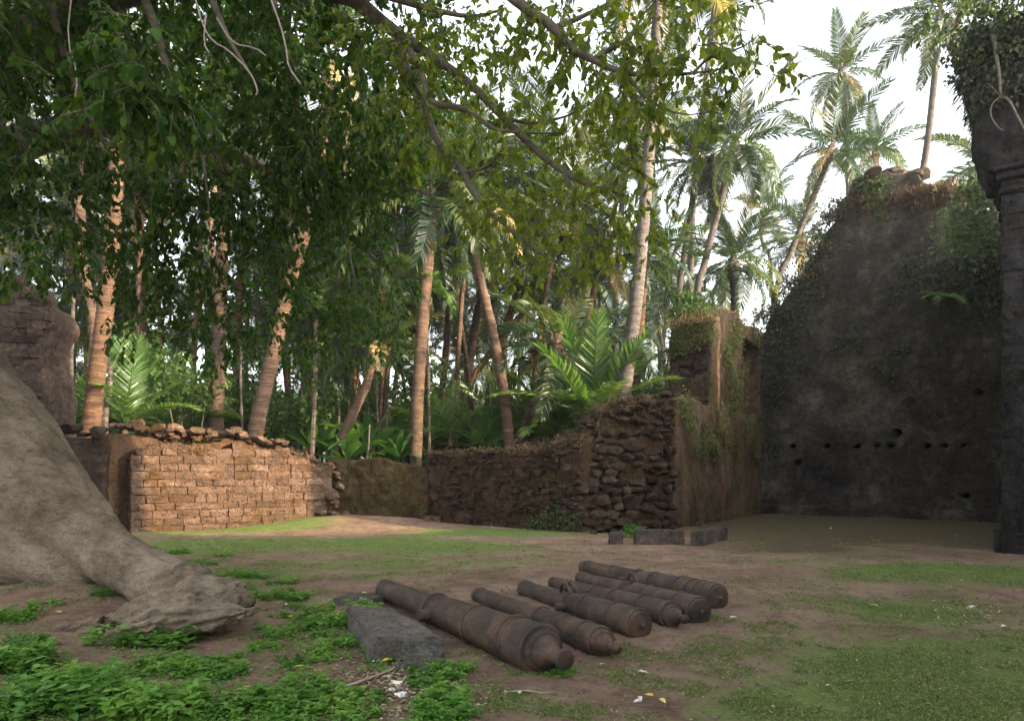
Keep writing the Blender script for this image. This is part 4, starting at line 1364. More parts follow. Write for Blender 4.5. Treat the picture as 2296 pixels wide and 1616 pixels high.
def palm(label, vpts, Y, wb, wt, n=20, scale=1.0, bark='palm_bark', group='coconut palms behind the ruined walls', meshes=FROND, lo=-48, hi=78, dry=.3, seed=0, rings=True, dY=0.0):
    rg_ = random.Random(seed + int(vpts[0][0] * 7 + Y * 13))
    if Y > 28.5 and vpts[0][0] > 1300:
        bark = 'palm_bark_dim'
    k = len(vpts)
    pts = [P(a, c, Y + dY * i / max(1, k - 1)) for i, (a, c) in enumerate(vpts)]
    d = pts[1] - pts[0]
    if pts[0].z > 0.1:
        q = pts[0].copy()
        f = (pts[0].z + .15) / max(.3, d.z) if d.z > .3 else 1
        q -= d * min(f, 2.0) * .7
        q.z = -0.15
        pts.insert(0, q)
    rb, rt_ = wb / 2 / FV * Y, wt / 2 / FV * Y
    rad = [rb + (rt_ - rb) * i / (len(pts) - 1) for i in range(len(pts))]
    rad[0] *= 1.25
    base = Vector((pts[0].x, pts[0].y, 0))
    t = thing('palm_tree', label, 'palm tree', base, group)
    pp, rr = bez(pts, rad)
    (ring_tube(pp, rr, 12 if Y < 26 else 8, ring=.14 if Y < 26 else .3, amp=.05, rg_=rg_)).build('trunk', M[bark], t, True)
    top = pts[-1]
    dirn = (pts[-1] - pts[-2]).normalized()
    mb = MB()
    mb.tube([top - dirn * .5, top - dirn * .1, top + dirn * .35, top + dirn * .8], [rt_ * 1.05, rt_ * 1.7, rt_ * 1.4, rt_ * .3], 10, True, .18, rg_)
    mb.build('crown_shaft', M['fibre'], t, False)
    crown_fronds(t, top + dirn * .35, n, scale, rg_, meshes, lo, hi, dry)
    return t


palm('thick palm with orange sunlit ringed trunk rising behind the shaded wall', [(207, 930), (222, 800), (246, 610), (258, 430), (264, 240), (268, 60)], 20.5, 41, 26, 20, 1.0)
palm('curved slim palm leaning against the thick sunlit one', [(214, 780), (206, 700), (186, 600), (180, 480), (186, 300), (200, 120)], 23, 24, 18, 18, .95)
palm('stout palm with pinkish ringed trunk leaning right behind the end of the sunlit wall', [(572, 975), (592, 880), (640, 680), (692, 480), (722, 320), (740, 170)], 22.5, 38, 24, 20, 1.0)
palm('dark palm trunk standing straight behind hanging leaves', [(486, 930), (492, 760), (497, 600), (506, 420), (512, 250)], 25, 32, 24, 18, 1.0)
palm('thin brown palm trunk beside the straight dark one', [(530, 930), (533, 780), (540, 600), (552, 400), (556, 220)], 29, 20, 15, 18, 1.0)
palm('palm with lit ringed trunk and full crown standing at the dip of the mossy wall', [(932, 1045), (938, 860), (950, 690), (960, 560), (966, 470)], 22.6, 26, 30, 24, 1.0, lo=-38)
palm('slender dark palm trunk bowing left above the low rubble wall', [(1143, 1000), (1128, 870), (1108, 760), (1075, 620), (1052, 520), (1046, 462)], 22.4, 26, 18, 16, .8, lo=-30)
palm('short reddish palm leaning right with drooping fronds', [(1168, 1000), (1190, 920), (1218, 850), (1240, 790)], 23.5, 20, 24, 16, .85, meshes=FROND[1:], hi=60)
palm('orange lit palm trunk crossing behind the bowed one', [(1096, 900), (1120, 780), (1160, 660), (1196, 560), (1215, 470), (1222, 400)], 28, 22, 14, 18, .95)
palm('thin reddish trunk slanting low to the right', [(1025, 905), (1075, 825), (1130, 750), (1180, 690), (1200, 640)], 29, 16, 13, 14, .8)
palm('tall grey ringed palm trunk rising past the top of the picture', [(1398, 895), (1416, 760), (1434, 600), (1448, 430), (1462, 250), (1472, 80), (1480, -120)], 21.5, 34, 22, 20, 1.05, bark='palm_bark_grey')
palm('dark palm trunk directly behind the tall grey one with tufted crown', [(1424, 890), (1432, 760), (1438, 660), (1442, 590)], 25.5, 24, 22, 22, .62, meshes=FROND[:4], lo=-30)
palm('thin dark palm trunk far behind, bent near its base', [(1520, 700), (1530, 600), (1545, 500), (1556, 420), (1560, 380)], 30, 15, 12, 18, .72)
palm('big crowned palm leaning right above the broken window pier', [(1560, 690), (1580, 590), (1608, 480), (1632, 390), (1644, 340)], 29, 17, 14, 24, .82, lo=-55)
palm('leaning palm trunk reaching over the shoulder of the gable wall', [(1738, 672), (1772, 570), (1812, 470), (1845, 390), (1858, 350)], 31, 14, 12, 18, .72)
palm('tall palm with bright upright crown in the open white sky', [(1905, 500), (1902, 400), (1898, 290), (1892, 215), (1888, 178)], 36, 14, 12, 20, .68, lo=-62)
palm('palm with thin bent trunk standing behind the gable top', [(2050, 480), (2068, 390), (2082, 300), (2098, 150), (2104, 75), (2106, 50)], 31, 16, 13, 20, .82, lo=-60)
palm('small yellowish palm crown peeping over the gable top', [(1965, 520), (1968, 440), (1966, 370), (1964, 345)], 44, 11, 10, 18, .75)
palm('drooping palm partly hidden behind the stone pier', [(2230, 520), (2225, 430), (2218, 380)], 34, 16, 14, 18, .9)
palm('low bushy palm crown seen under the big leaning palm', [(1650, 760), (1648, 680), (1646, 630), (1645, 605)], 31, 20, 18, 24, .78, lo=-50)
palm('greyish palm crown low between the trunks and the gable', [(1795, 680), (1796, 590), (1798, 540)], 44, 14, 12, 20, 1.0)
palm('far slim palm trunk leaning left under open sky', [(1500, 640), (1530, 520), (1560, 430), (1580, 360)], 52, 10, 8, 14, .8)
palm('far thin palm with crooked bare trunk', [(1730, 620), (1715, 560), (1705, 520), (1712, 480)], 55, 9, 8, 14, .8)
palm('slim straight palm with shaggy crown left of the tall grey trunk', [(1380, 760), (1382, 650), (1392, 480), (1412, 330), (1420, 260)], 32, 14, 12, 18, .9)
palm('slim palm leaning from the centre behind the sparse leaves', [(1310, 680), (1340, 590), (1375, 480), (1400, 380), (1412, 330)], 38, 12, 10, 16, .9)
palm('very tall thin palm near the edge of the sparse leaves', [(1555, 420), (1570, 280), (1590, 120), (1605, -20)], 36, 13, 11, 18, 1.0)
palm('thin upright palm right of the lit ringed trunk', [(990, 900), (1002, 760), (1008, 640), (1010, 560), (1008, 480)], 30, 16, 13, 18, .9)
palm('palm with dark trunk behind the bowed one', [(1040, 905), (1058, 780), (1075, 660), (1082, 560), (1085, 500)], 31, 20, 16, 18, .95)
palm('palm with hanging yellow fronds left of the centre', [(862, 820), (874, 680), (884, 540), (890, 440), (892, 400)], 29, 18, 15, 22, 1.0, lo=-62, dry=.6)
palm('palm with shaggy crown behind the hanging canopy', [(700, 760), (712, 620), (720, 520), (724, 470)], 31, 18, 15, 22, 1.0, lo=-60, dry=.6)
palm('dim palm between the two leftmost sunlit trunks', [(322, 820), (318, 640), (306, 480), (300, 330)], 30, 20, 16, 18, 1.0)
palm('pale far palm at the edge of the ruined pier', [(160, 900), (165, 740), (168, 600), (166, 480)], 34, 14, 12, 18, 1.0)
palm('leaning dark trunk rising to the right from the mossy wall', [(760, 1010), (790, 930), (826, 850), (838, 800)], 24, 26, 18, 14, .7, lo=-20)

def behind(vx):
    for lim, w in ((130, 'the tall ruined pier'), (300, 'the shaded wall'), (520, 'the near half of the sunlit wall'), (745, 'the far half of the sunlit wall'), (948, 'the mossy wall'), (1130, 'the left half of the rubble wall'), (1300, 'the right half of the rubble wall'), (1500, 'the stepped broken wall end')):
        if vx < lim:
            return w
    return 'the window pier'


for i, (vx, tx, vt, Y, w) in enumerate(((300, 330, 330, 26, 13), (365, 340, 420, 28, 12), (430, 470, 300, 26, 13), (650, 620, 480, 28, 13), (690, 760, 520, 26.5, 14), (800, 770, 560, 28, 12), (860, 900, 600, 27, 12), (1020, 1060, 420, 26, 13), (1060, 1000, 560, 27.5, 12), (1190, 1260, 480, 26, 13), (1235, 1190, 560, 28, 12), (1290, 1350, 560, 27, 13), (1345, 1330, 620, 30, 11))):
    palm('slender bare trunked palm %s behind %s' % ('leaning right' if tx > vx else 'leaning left', behind(vx)), [(vx, 960), (vx + (tx - vx) * .25, 960 - (960 - vt) * .4), (vx + (tx - vx) * .6, 960 - (960 - vt) * .72), (tx, vt)], Y, w, w * .75, 15, .8,
         group='slender palms %s behind %s' % ('leaning right' if tx > vx else 'leaning left', behind(vx)), seed=400 + i, lo=-55, dry=.5)

# young stemless palms and understorey
def young_palm(label, vx, vy, Y, n, sc, meshes=FROND_Y, lo=25, hi=85, group=None):
    b_ = P(vx, vy, Y)
    b_.z = max(0, min(b_.z, 3))
    t = thing('young_palm', label, 'palm', (b_.x, b_.y, 0), group)
    mb = MB()
    mb.tube([(b_.x, b_.y, -.1), (b_.x, b_.y, b_.z * .5 + .1), (b_.x, b_.y, b_.z + .15)], [.16, .14, .10], 8, True, .1)
    mb.build('stem', M['fibre'], t)
    rg_ = random.Random(int(vx * 3 + vy))
    crown_fronds(t, (b_.x, b_.y, b_.z + .1), n, sc, rg_, meshes, lo, hi)
    return t


young_palm('young palm with tall upright fronds beside the tall grey trunk', 1330, 960, 22.5, 16, 1.0, lo=35)
young_palm('young palm with spreading fronds behind the rubble wall', 1250, 980, 24, 14, .95, lo=10)
young_palm('young palm whose fronds fan out right of the dark trunk', 1480, 880, 26, 14, .95, lo=20)
young_palm('young palm with arching fronds between trunk bases', 1130, 900, 27, 14, 1.0, lo=10)
young_palm('young palm behind the sunlit wall and thick trunk', 280, 960, 22.5, 14, .9, lo=25)
young_palm('young palm in the gap left of the pinkish trunk', 390, 950, 25, 12, .9, lo=10)
young_palm('young palm with low fronds above the mossy wall', 1010, 990, 24, 12, .62, lo=10)
young_palm('young palm under the lit centre fronds', 1200, 800, 28, 18, 1.05, lo=-10)
young_palm('young palm at the back between slim trunks', 1420, 820, 32, 14, 1.0, lo=5)
for i in range(34):
    vx = -60 + i * 49 + rng.uniform(-25, 25)
    young_palm('shadowy young palm low in the grove behind ' + behind(vx), vx, 1000 - rng.uniform(0, 60), rng.uniform(29, 46), 12, rng.uniform(.9, 1.3), FROND_Y + FROND[1:4], lo=-5, group='young palms behind ' + behind(vx))

# filler palms of the grove
rg2 = random.Random(21)
for i in range(58):
    vx = rg2.uniform(-150, 1720) if i < 44 else rg2.uniform(420, 1250)
    Y = rg2.uniform(34, 66)
    if vx < 620:
        vy = rg2.uniform(180, 620)
    elif vx < 1180:
        vy = rg2.uniform(380, 760)
    elif vx < 1320:
        vy = rg2.uniform(600, 760)
    else:
        vy = rg2.uniform(640, 800)
    ln = rg2.uniform(-60, 60)
    lean_ = 'leaning left' if ln < -20 else ('leaning right' if ln > 20 else 'standing straight')
    bk_ = 'brown' if i % 2 else 'grey'
    palm('far slim %s palm %s behind %s' % (bk_, lean_, behind(vx)), [(vx, 980), (vx + ln * .2, 980 - (980 - vy) * .4), (vx + ln * .6, 980 - (980 - vy) * .75), (vx + ln, vy)], Y, 11, 8, 15, 1.0,
         group='far slim palms behind %s, %s %s' % (behind(vx), bk_, lean_), seed=i, bark='palm_bark' if i % 2 else 'palm_bark_grey')

for i in range(19):
    vx = 120 + i * 60 + rg2.uniform(-20, 20)
    vy = rg2.uniform(640, 860)
    ln = rg2.uniform(-50, 50)
    lean_ = 'leaning left' if ln < -15 else ('leaning right' if ln > 15 else 'standing straight')
    palm('low thin palm %s behind %s' % (lean_, behind(vx)), [(vx, 990), (vx + ln * .3, 990 - (990 - vy) * .5), (vx + ln, vy)], rg2.uniform(29, 42), 9, 7, 15, rg2.uniform(.8, 1.05),
         group='low thin palms behind %s, %s' % (behind(vx), lean_), seed=100 + i, lo=-58, dry=.5)

# broad leaved (banana like) plants
def lamina(name, L, W, seed, bend=.9):
    rg_ = random.Random(seed)
    ns = 12
    V, F = [], []
    p, ang = Vector((0, 0, 0)), 0.0
    for i in range(ns + 1):
        t = i / ns
        w = W * .5 * math.sin(math.pi * min(1, max(0, (t - .16)) / .84) ** .75) if t > .16 else .012
        w = max(w, .012)
        up = Vector((-math.sin(ang), 0, math.cos(ang)))
        wv = .02 * rg_.uniform(-1, 1)
        V += [p + Vector((0, w, 0)) + up * (.22 * w + wv), p, p + Vector((0, -w, 0)) + up * (.22 * w - wv)]
        p = p + Vector((math.cos(ang), 0, math.sin(ang))) * (L / ns)
        ang -= bend / ns * (.3 + 1.4 * t)
    for i in range(ns):
        k = i * 3
        F += [(k, k + 1, k + 4, k + 3), (k + 1, k + 2, k + 5, k + 4)]
    return new_mesh(name, V, F, M['broad_leaf'], True)


LAM = [lamina('broad_leaf', 1.7, .36, 1, .7), lamina('broad_leaf', 1.9, .38, 2, 1.1), lamina('broad_leaf', 1.4, .32, 3, .4), lamina('broad_leaf', 2.1, .40, 4, 1.5)]


def banana(label, vx, vy, Y, n, sc, group=None, lo=5, hi=82):
    b_ = P(vx, vy, Y)
    z = max(.05, b_.z)
    t = thing('broad_leaved_plant', label, 'plant', (b_.x, b_.y, 0), group)
    mb = MB()
    mb.tube([(b_.x, b_.y, -.1), (b_.x + .02, b_.y, z * .5), (b_.x, b_.y, z + .1)], [.1 * sc, .08 * sc, .05 * sc], 8, True)
    mb.build('stem', M['broad_leaf'], t, True)
    rg_ = random.Random(int(vx + vy * 5))
    for i in range(n):
        u = (i + .5) / n
        o = link('leaf', rg_.choice(LAM[:2] if u < .4 else LAM), t)
        o.location = (b_.x, b_.y, z)
        el = hi + (lo - hi) * u + rg_.uniform(-8, 8)
        o.rotation_euler = (Matrix.Rotation(math.radians(rg_.uniform(0, 30) + 137.5 * i), 3, 'Z') @ Matrix.Rotation(math.radians(-el), 3, 'Y') @ Matrix.Rotation(rg_.uniform(-.4, .4), 3, 'X')).to_euler()
        s = sc * rg_.uniform(.8, 1.15)
        o.scale = (s, s, s)


banana('bright yellow green broad leaved plant beside the lit palm trunk', 893, 1030, 23, 12, .62)
banana('big broad leaved plant with upright paddles behind the mossy wall', 830, 1020, 24.2, 11, 1.15)
banana('cluster of glossy paddle leaves behind the rubble wall', 1075, 1005, 23.6, 11, 1.0)
banana('glossy broad leaved plant next to the bowed trunk', 1110, 1000, 24.6, 9, 1.1)
banana('low broad leaves hanging over the mossy wall', 780, 1040, 23.6, 11, .95, lo=-10)
banana('dim broad leaved plant left of the bright yellow green one', 700, 1020, 25.5, 11, 1.1)
banana('broad leaved plant deep in shade between thin stems', 960, 1005, 25, 10, 1.0)
for i in range(10):
    vx = 430 + i * 95 + rng.uniform(-30, 30)
    banana('shadowy broad leaved plant in the understorey behind ' + behind(vx), vx, 1000, rng.uniform(26, 32), 9, rng.uniform(.9, 1.3), group='broad leaved plants behind ' + behind(vx))

# thin stems
for i, (vx, vt, Y, w, top) in enumerate(((963, 1020, 23.2, 7, 640), (821, 1040, 23, 5, 950), (700, 1000, 24, 12, 700), (543, 960, 25, 6, 760), (236, 930, 21.8, 12, 820), (1098, 960, 26, 8, 860), (676, 900, 30, 6, 500), (158, 960, 26, 9, 650))):
    a = P(vx, vt, Y)
    b_ = P(vx + rng.uniform(-8, 14), top, Y)
    r = w / 2 / FV * Y
    t = thing('thin_stem', ['pale thin areca stem right of the lit palm trunk', 'short pale stake standing above the mossy wall', 'whitish lichened stem right of the pinkish palm', 'thin bare stem beside the pinkish palm trunk', 'grey stem tight behind the thick sunlit palm', 'slim pale stem by the bowed trunk', 'thin pole deep behind the hanging canopy', 'pale slim stem at the ruined pier edge'][i], 'tree stem', (a.x, a.y, 0))
    mb = MB()
    mb.tube([(a.x, a.y, -.1), a, a.lerp(b_, .5) + Vector((rng.uniform(-.06, .06), 0, 0)), b_], [r, r, r * .9, r * .8], 7, True, .05)
    mb.build('trunk', M['palm_bark_grey'], t)
    if i in (0, 2, 6):
        crown_fronds(t, b_, 9, .75, random.Random(i), FROND_S, lo=-20, hi=75)

# shrubs and small trees
def shrub(name, label, cat, vx, vy, Y, r, twigs, L, group=None, mat='shrub_leaf', stem=True):
    c = P(vx, vy, Y)
    t = thing(name, label, cat, (c.x, c.y, 0), group)
    l = Leaves()
    for k in range(5):
        q = rand_dirs(1)[0] * np.array(r) * .55
        fill(l, np.array(c) + q, np.array(r) * .62, twigs // 5, 8, L, .3, aspect=.48)
    o = link('crown', l.mesh('shrub_crown', M[mat]), t)
    mb = MB()
    for k in range(4):
        e = c + Vector((rng.uniform(-1, 1) * r[0] * .6, rng.uniform(-1, 1) * r[1] * .6, rng.uniform(.0, .6) * r[2]))
        b0 = Vector((c.x + rng.uniform(-.1, .1), c.y, -.1))
        mb.tube([b0, b0.lerp(e, .5) + Vector((0, 0, .1)), e], [.05, .035, .01], 5, False)
    mb.build('stem', M['branch'], t)


for i, (vx, vy, Y, rx, rz, L, lab) in enumerate((
        (760, 850, 25, 1.5, 1.7, .16, 'glossy small broadleaf tree behind the end of the sunlit wall'),
        (850, 720, 26, 1.6, 1.5, .16, 'leafy tree crown beside the lit palm trunk'),
        (660, 930, 26, 1.2, 1.0, .16, 'dark shrub right of the pinkish palm trunk'),
        (430, 860, 24.5, 1.5, 1.3, .15, 'brownish leafy shrub behind the middle of the sunlit wall'),
        (340, 800, 25, 1.3, 1.2, .15, 'leafy shrub right of the thick sunlit palm'),
        (520, 860, 27, 1.3, 1.3, .15, 'dim shrub between the straight dark trunks'),
        (1290, 750, 30, 1.4, 1.0, .18, 'bright green rounded shrub left of the tall grey trunk'),
        (1210, 640, 27, 1.2, 1.2, .16, 'leafy branch crown above the crossing trunks'),
        (1540, 700, 27, 1.0, .6, .14, 'yellow green sprigs behind the grassy window pier'),
        (930, 850, 26, 1.1, 1.1, .15, 'small leaved shrub behind the lit palm trunk'))):
    shrub('small_tree' if i < 2 else 'shrub', lab, 'tree' if i < 2 else 'shrub', vx, vy, Y, (rx, rx, rz), 230, L, mat='shrub_leaf' if i != 6 else 'weed')
for i in range(26):
    vx = -80 + i * 66 + rng.uniform(-30, 30)
    shrub('shrub', 'shadowy shrub in the understorey behind ' + behind(vx), 'shrub', vx, 960 - rng.uniform(-20, 60), rng.uniform(27, 38), (1.8, 1.4, 1.5), 170, .22, 'shrubs behind ' + behind(vx))

# far mass of foliage
lf = Leaves()
for i in range(170):
    vx = R.uniform(-700, 1850)
    Y = R.uniform(48, 85)
    zt = R.uniform(0.5, 7.5 if vx < 1250 else 5.5)
    c = P(vx, 1000, Y)
    fill(lf, (c.x, c.y, zt), (2.6, 2.0, 1.6), 60, 7, .55, .2, aspect=.4)
o = link('far_grove', lf.mesh('far_grove', M['shrub_leaf'], True))
tag(o, 'distant mass of leaves closing the view behind the palm trunks', 'foliage', kind='stuff')

# ------------------------------------------------------------------ creepers and tufts on the walls
def creeper(label, pl, pts, mat, L, dens, hang=.8, group=None, name='creeper'):
    """leaf patches over a wall face; pts: (photo x, photo y, radius m, leaves)"""
    l = Leaves()
    cc = None
    for vx, vy, r, n in pts:
        s, z = pl.hit(vx, vy)
        c = pl.at(s, z, 0)
        if cc is None:
            cc = c
        n = int(n * dens)
        a = R.normal(0, .5, n) * r
        h = R.normal(0, .5, n) * r
        off = np.abs(R.normal(0, .10, n)) + .02
        base = np.array(c) + np.outer(a, np.array(pl.d)) + np.outer(h, np.array([0, 0, 1])) + np.outer(off, np.array(pl.n))
        d = rand_dirs(n) * .8 + np.array([0, 0, -hang]) + np.array(pl.n) * .3
        nr = np.array(pl.n) + rand_dirs(n) * .7 + np.array([0, 0, .5])
        ll = L * R.uniform(.6, 1.3, n)
        l.add(base, d, nr, ll, ll * .55)
    me = l.mesh(name, M[mat], True)
    me.transform(Matrix.Translation(-cc))
    o = link(name, me)
    o.location = cc
    return tag(o, label, 'creeper', group)


def tuft(label, pl, pts, mat, L, dens, thick=1.0, name='grass_tuft', up=.6):
    l = Leaves()
    cc = None
    for vx, vy, r, n in pts:
        s, z = pl.hit(vx, vy)
        c = pl.at(s, z, 0)
        if cc is None:
            cc = c
        n = int(n * dens)
        a = R.uniform(-1, 1, n) * r
        off = .12 - R.random(n) * thick
        base = np.array(c) + np.outer(a, np.array(pl.d)) + np.outer(R.normal(-.05, .08, n), np.array([0, 0, 1])) + np.outer(off, np.array(pl.n))
        d = rand_dirs(n) * .8 + np.array([0, 0, up]) + np.array(pl.n) * .35
        ll = L * R.uniform(.5, 1.3, n)
        l.add(base, d, rand_dirs(n), ll, np.full(n, .022))
    me = l.mesh(name, M[mat], True)
    me.transform(Matrix.Translation(-cc))
    o = link(name, me)
    o.location = cc
    return tag(o, label, 'grass', kind='stuff')


creeper('green creeper hanging in patches down the brown plaster wall', DW, [(1540, 935, .6, 420), (1580, 985, .55, 420), (1600, 1010, .35, 260), (1560, 1000, .4, 200), (1640, 900, .5, 260), (1620, 980, .4, 200), (1530, 910, .5, 260), (1610, 940, .5, 260), (1650, 1000, .4, 120)], 'olive_creeper', .075, 1.5)
creeper('creeper curtain around the dark niche at the wall corner', DW, [(1708, 800, .8, 350), (1712, 880, .8, 380), (1706, 960, .7, 320), (1690, 1000, .5, 240), (1660, 830, .5, 150), (1668, 960, .5, 220), (1640, 760, .7, 340), (1690, 745, .6, 260), (1650, 740, .6, 260), (1635, 840, .6, 320), (1625, 790, .5, 280), (1650, 880, .6, 320)], 'olive_creeper', .085, 1.5)
PT = Plane(JW.at(0, 0, .1).xy, JW.at(JW.len, 0, .1).xy)
creeper('leafy mat draped over the top of the window pier', PT, [(1520, 755, .45, 360), (1560, 740, .45, 420), (1590, 745, .3, 200), (1535, 778, .3, 160), (1500, 790, .3, 160), (1545, 722, .4, 360), (1580, 712, .4, 360), (1530, 740, .4, 300)], 'olive_creeper', .08, 1.6)
tuft('dry brown grass crowning the window pier', DW, [(1590, 715, .5, 300), (1630, 708, .8, 420), (1670, 716, .9, 380), (1700, 745, .6, 200)], 'dry_grass', .17, 1.0, 1.3)
tuft('dry grass on the front edge of the window pier', PT, [(1520, 738, .4, 200), (1560, 722, .5, 260)], 'dry_grass', .15, 1.0, .8)
creeper('small creeper tangle on the left slope of the gable wall', EW, [(1735, 720, .9, 420), (1770, 690, .9, 480), (1800, 650, .7, 340), (1820, 590, .6, 260), (1850, 530, .6, 240), (1880, 470, .6, 240), (1745, 800, .7, 260), (1740, 880, .6, 200), (1770, 750, .6, 260), (1735, 1000, .5, 100)], 'dark_creeper', .13, 1.1)
creeper('yellow green creeper spilling over the gable top', EW, [(1962, 420, .55, 300), (1966, 455, .4, 260), (1950, 400, .5, 200), (1975, 480, .3, 90)], 'creeper', .13, 1.0)
creeper('dark creeper spread over the upper right of the gable wall', EW, [(2130, 640, 1.3, 420), (2180, 620, 1.2, 360), (2210, 560, 1.0, 300), (2080, 620, .8, 140), (2200, 680, .9, 240), (2040, 600, .5, 130), (2010, 660, .4, 90), (1990, 830, .5, 110), (1920, 760, .5, 140), (1880, 780, .4, 90), (2020, 780, .4, 70), (1800, 820, .4, 80)], 'dark_creeper', .13, 1.0)
creeper('bright leafy climber beside the stone pier above the gable', Plane((12.5, 21.0), (16.5, 18.0)), [(2190, 470, .8, 500), (2160, 500, .7, 460), (2210, 420, .6, 360), (2150, 540, .5, 260), (2200, 540, .6, 300), (2215, 350, .4, 160), (2185, 430, .5, 260)], 'creeper', .15, 1.0)
tuft('reddish dry grass on the gable top', EW, [(2090, 428, .8, 700), (2130, 440, .5, 400), (2050, 440, .8, 500), (2000, 460, .9, 500), (1930, 450, .8, 400), (2110, 455, .8, 500)], 'dry_grass', .38, 1.0, .8)
tuft('dry stalks along the shoulder of the gable wall', EW, [(1730, 705, .6, 220), (1790, 630, .5, 220), (1840, 555, .5, 220), (1880, 480, .5, 220)], 'dry_grass', .4, 1.0, .6)
tuft('thin grass on the rubble wall top', RW, [(1000, 1014, .8, 160), (1100, 1008, .9, 200), (1200, 1000, .8, 240), (1270, 985, .5, 200)], 'dry_grass', .16, 1.0, .6)
tuft('brown moss and grass on the heap of broken wall', HW, [(1440, 893, .8, 420), (1380, 908, .5, 240), (1340, 945, .3, 120)], 'dry_grass', .14, 1.0, 1.2)
tuft('brown grass on the sunlit wall ledge', LW, [(380, 1003, .8, 240), (440, 1008, .5, 160), (660, 1015, .5, 120), (720, 1045, .4, 120)], 'dry_grass', .13, 1.0, .4)
creeper('weeds rooted along the foot of the rubble wall', RW, [(1190, 1180, .25, 60), (1230, 1165, .3, 80), (1260, 1150, .3, 60), (1215, 1190, .3, 90), (945, 1150, .25, 120), (1290, 1175, .25, 60)], 'creeper', .09, 1.0, .0)
creeper('weeds along the foot of the plaster wall', DW, [(1560, 1180, .25, 90), (1600, 1172, .3, 100), (1640, 1163, .3, 100), (1670, 1158, .3, 80), (1690, 1152, .3, 60)], 'creeper', .09, 1.0, -.2)
# springer vegetation
creeper('dark hanging grass and roots on the broken arch', SP, [(2180, 120, .5, 500), (2200, 90, .6, 500), (2240, 60, .7, 500), (2180, 170, .35, 240), (2250, 120, .6, 240), (2200, 200, .3, 140), (2270, 200, .5, 120)], 'dark_creeper', .11, .7, 1.1)
tuft('stringy dry roots hanging from the arch edge', SP, [(2172, 120, .25, 160), (2168, 160, .2, 150), (2180, 190, .2, 120), (2186, 230, .15, 70), (2210, 100, .4, 100)], 'dark_creeper', .36, 1.0, 1.0, 'hanging_roots', -.9)
rt_tree = thing('wall_root', 'pale forked tree root clinging to the broken arch', 'root', SP.at(*SP.hit(2240, 200)))
for pts, r in (([(2222, 60), (2232, 120), (2240, 170), (2244, 225)], .045), ([(2244, 225), (2226, 240), (2222, 265), (2236, 290), (2250, 300)], .02), ([(2244, 225), (2262, 232), (2278, 262), (2296, 296), (2310, 320)], .028), ([(2244, 225), (2215, 195), (2200, 215)], .012)):
    mb = MB()
    pp, rr = bez([SP.at(*SP.hit(a, c), .16) for a, c in pts], [r * (1 - .5 * i / (len(pts) - 1)) for i in range(len(pts))], 3)
    mb.tube(pp, rr, 6, True)
    mb.build('root_strand', M['branch'], rt_tree, True)
# leafy bush on top of the arch
lt = Leaves()
c = P(2260, 20, 14.2)
for vx, vy in ((2150, 20), (2190, 40), (2230, 20), (2270, 10), (2160, 60), (2300, -40), (2200, -40), (2090, 10), (2240, -80)):
    fill(lt, np.array(P(vx, vy, 14.0 + R.uniform(-.6, .6))), (.6, .7, .45), 20, 8, .12, .5, None)
me = lt.mesh('bush', M['creeper'])
me.transform(Matrix.Translation(-c))
o = link('bush', me)
o.location = c
tag(o, 'leafy bush growing on top of the broken arch', 'bush')
# fern on the gable wall
fern = thing('fern', 'pale grey green fern growing out of the gable wall', 'fern', EW.at(*EW.hit(2120, 665)))
s, z = EW.hit(2125, 665)
for i in range(6):
    o = link('frond', FROND_S[i % 3], fern)
    o.location = EW.at(s, z, .05)
    o.rotation_euler = (0, -.3 + .12 * i, math.atan2(EW.n.y, EW.n.x) + (i - 2.5) * .42)
    o.scale = (.5, .5, .5)

# ------------------------------------------------------------------ ground plants
def weed_mesh(name, seed, rad, h, stems, L):
    rgx = np.random.default_rng(seed)
    l = Leaves()
    mb = MB()
    for s in range(stems):
        a, rr = rgx.uniform(0, 6.28), rad * math.sqrt(rgx.random())
        b0 = np.array([rr * math.cos(a), rr * math.sin(a), -.01])
        hh = h * rgx.uniform(.5, 1.1) * (1 - .45 * rr / rad)
        tip = b0 + np.array([rgx.normal(0, .25) * hh + .3 * hh * math.cos(a), rgx.normal(0, .25) * hh + .3 * hh * math.sin(a), hh])
        mb.tube([b0, (b0 + tip) / 2, tip], [.003, .0025, .002], 3, False)
        for k in range(4):
            t = .35 + .65 * k / 3
            p = b0 + (tip - b0) * t
            az = rgx.uniform(0, 3.14)
            m_ = 2 if k < 3 else 3
            for q in range(m_):
                d = np.array([math.cos(az + q * 6.28 / m_), math.sin(az + q * 6.28 / m_), rgx.uniform(-.1, .55)])
                ll = L * rgx.uniform(.7, 1.2) * (1.1 - .35 * t)
                l.add(p[None], d[None], np.array([[rgx.normal(0, .2), rgx.normal(0, .2), 1.]]), np.array([ll]), np.array([ll * .52]))
    me = l.mesh(name, M['weed'])
    sm = new_mesh('stems', mb.v, mb.f)
    bm = bmesh.new()
    bm.from_mesh(me)
    bm.from_mesh(sm)
    bm.to_mesh(me)
    bm.free()
    bpy.data.meshes.remove(sm)
    return me


WEED = [weed_mesh('weed', 300 + i, .17, .15, 22, .062) for i in range(5)] + [weed_mesh('weed', 320 + i, .12, .09, 16, .045) for i in range(3)]
BIGWEED = [weed_mesh('big_weed', 340 + i, .20, .22, 22, .095) for i in range(4)]
rg = random.Random(9)


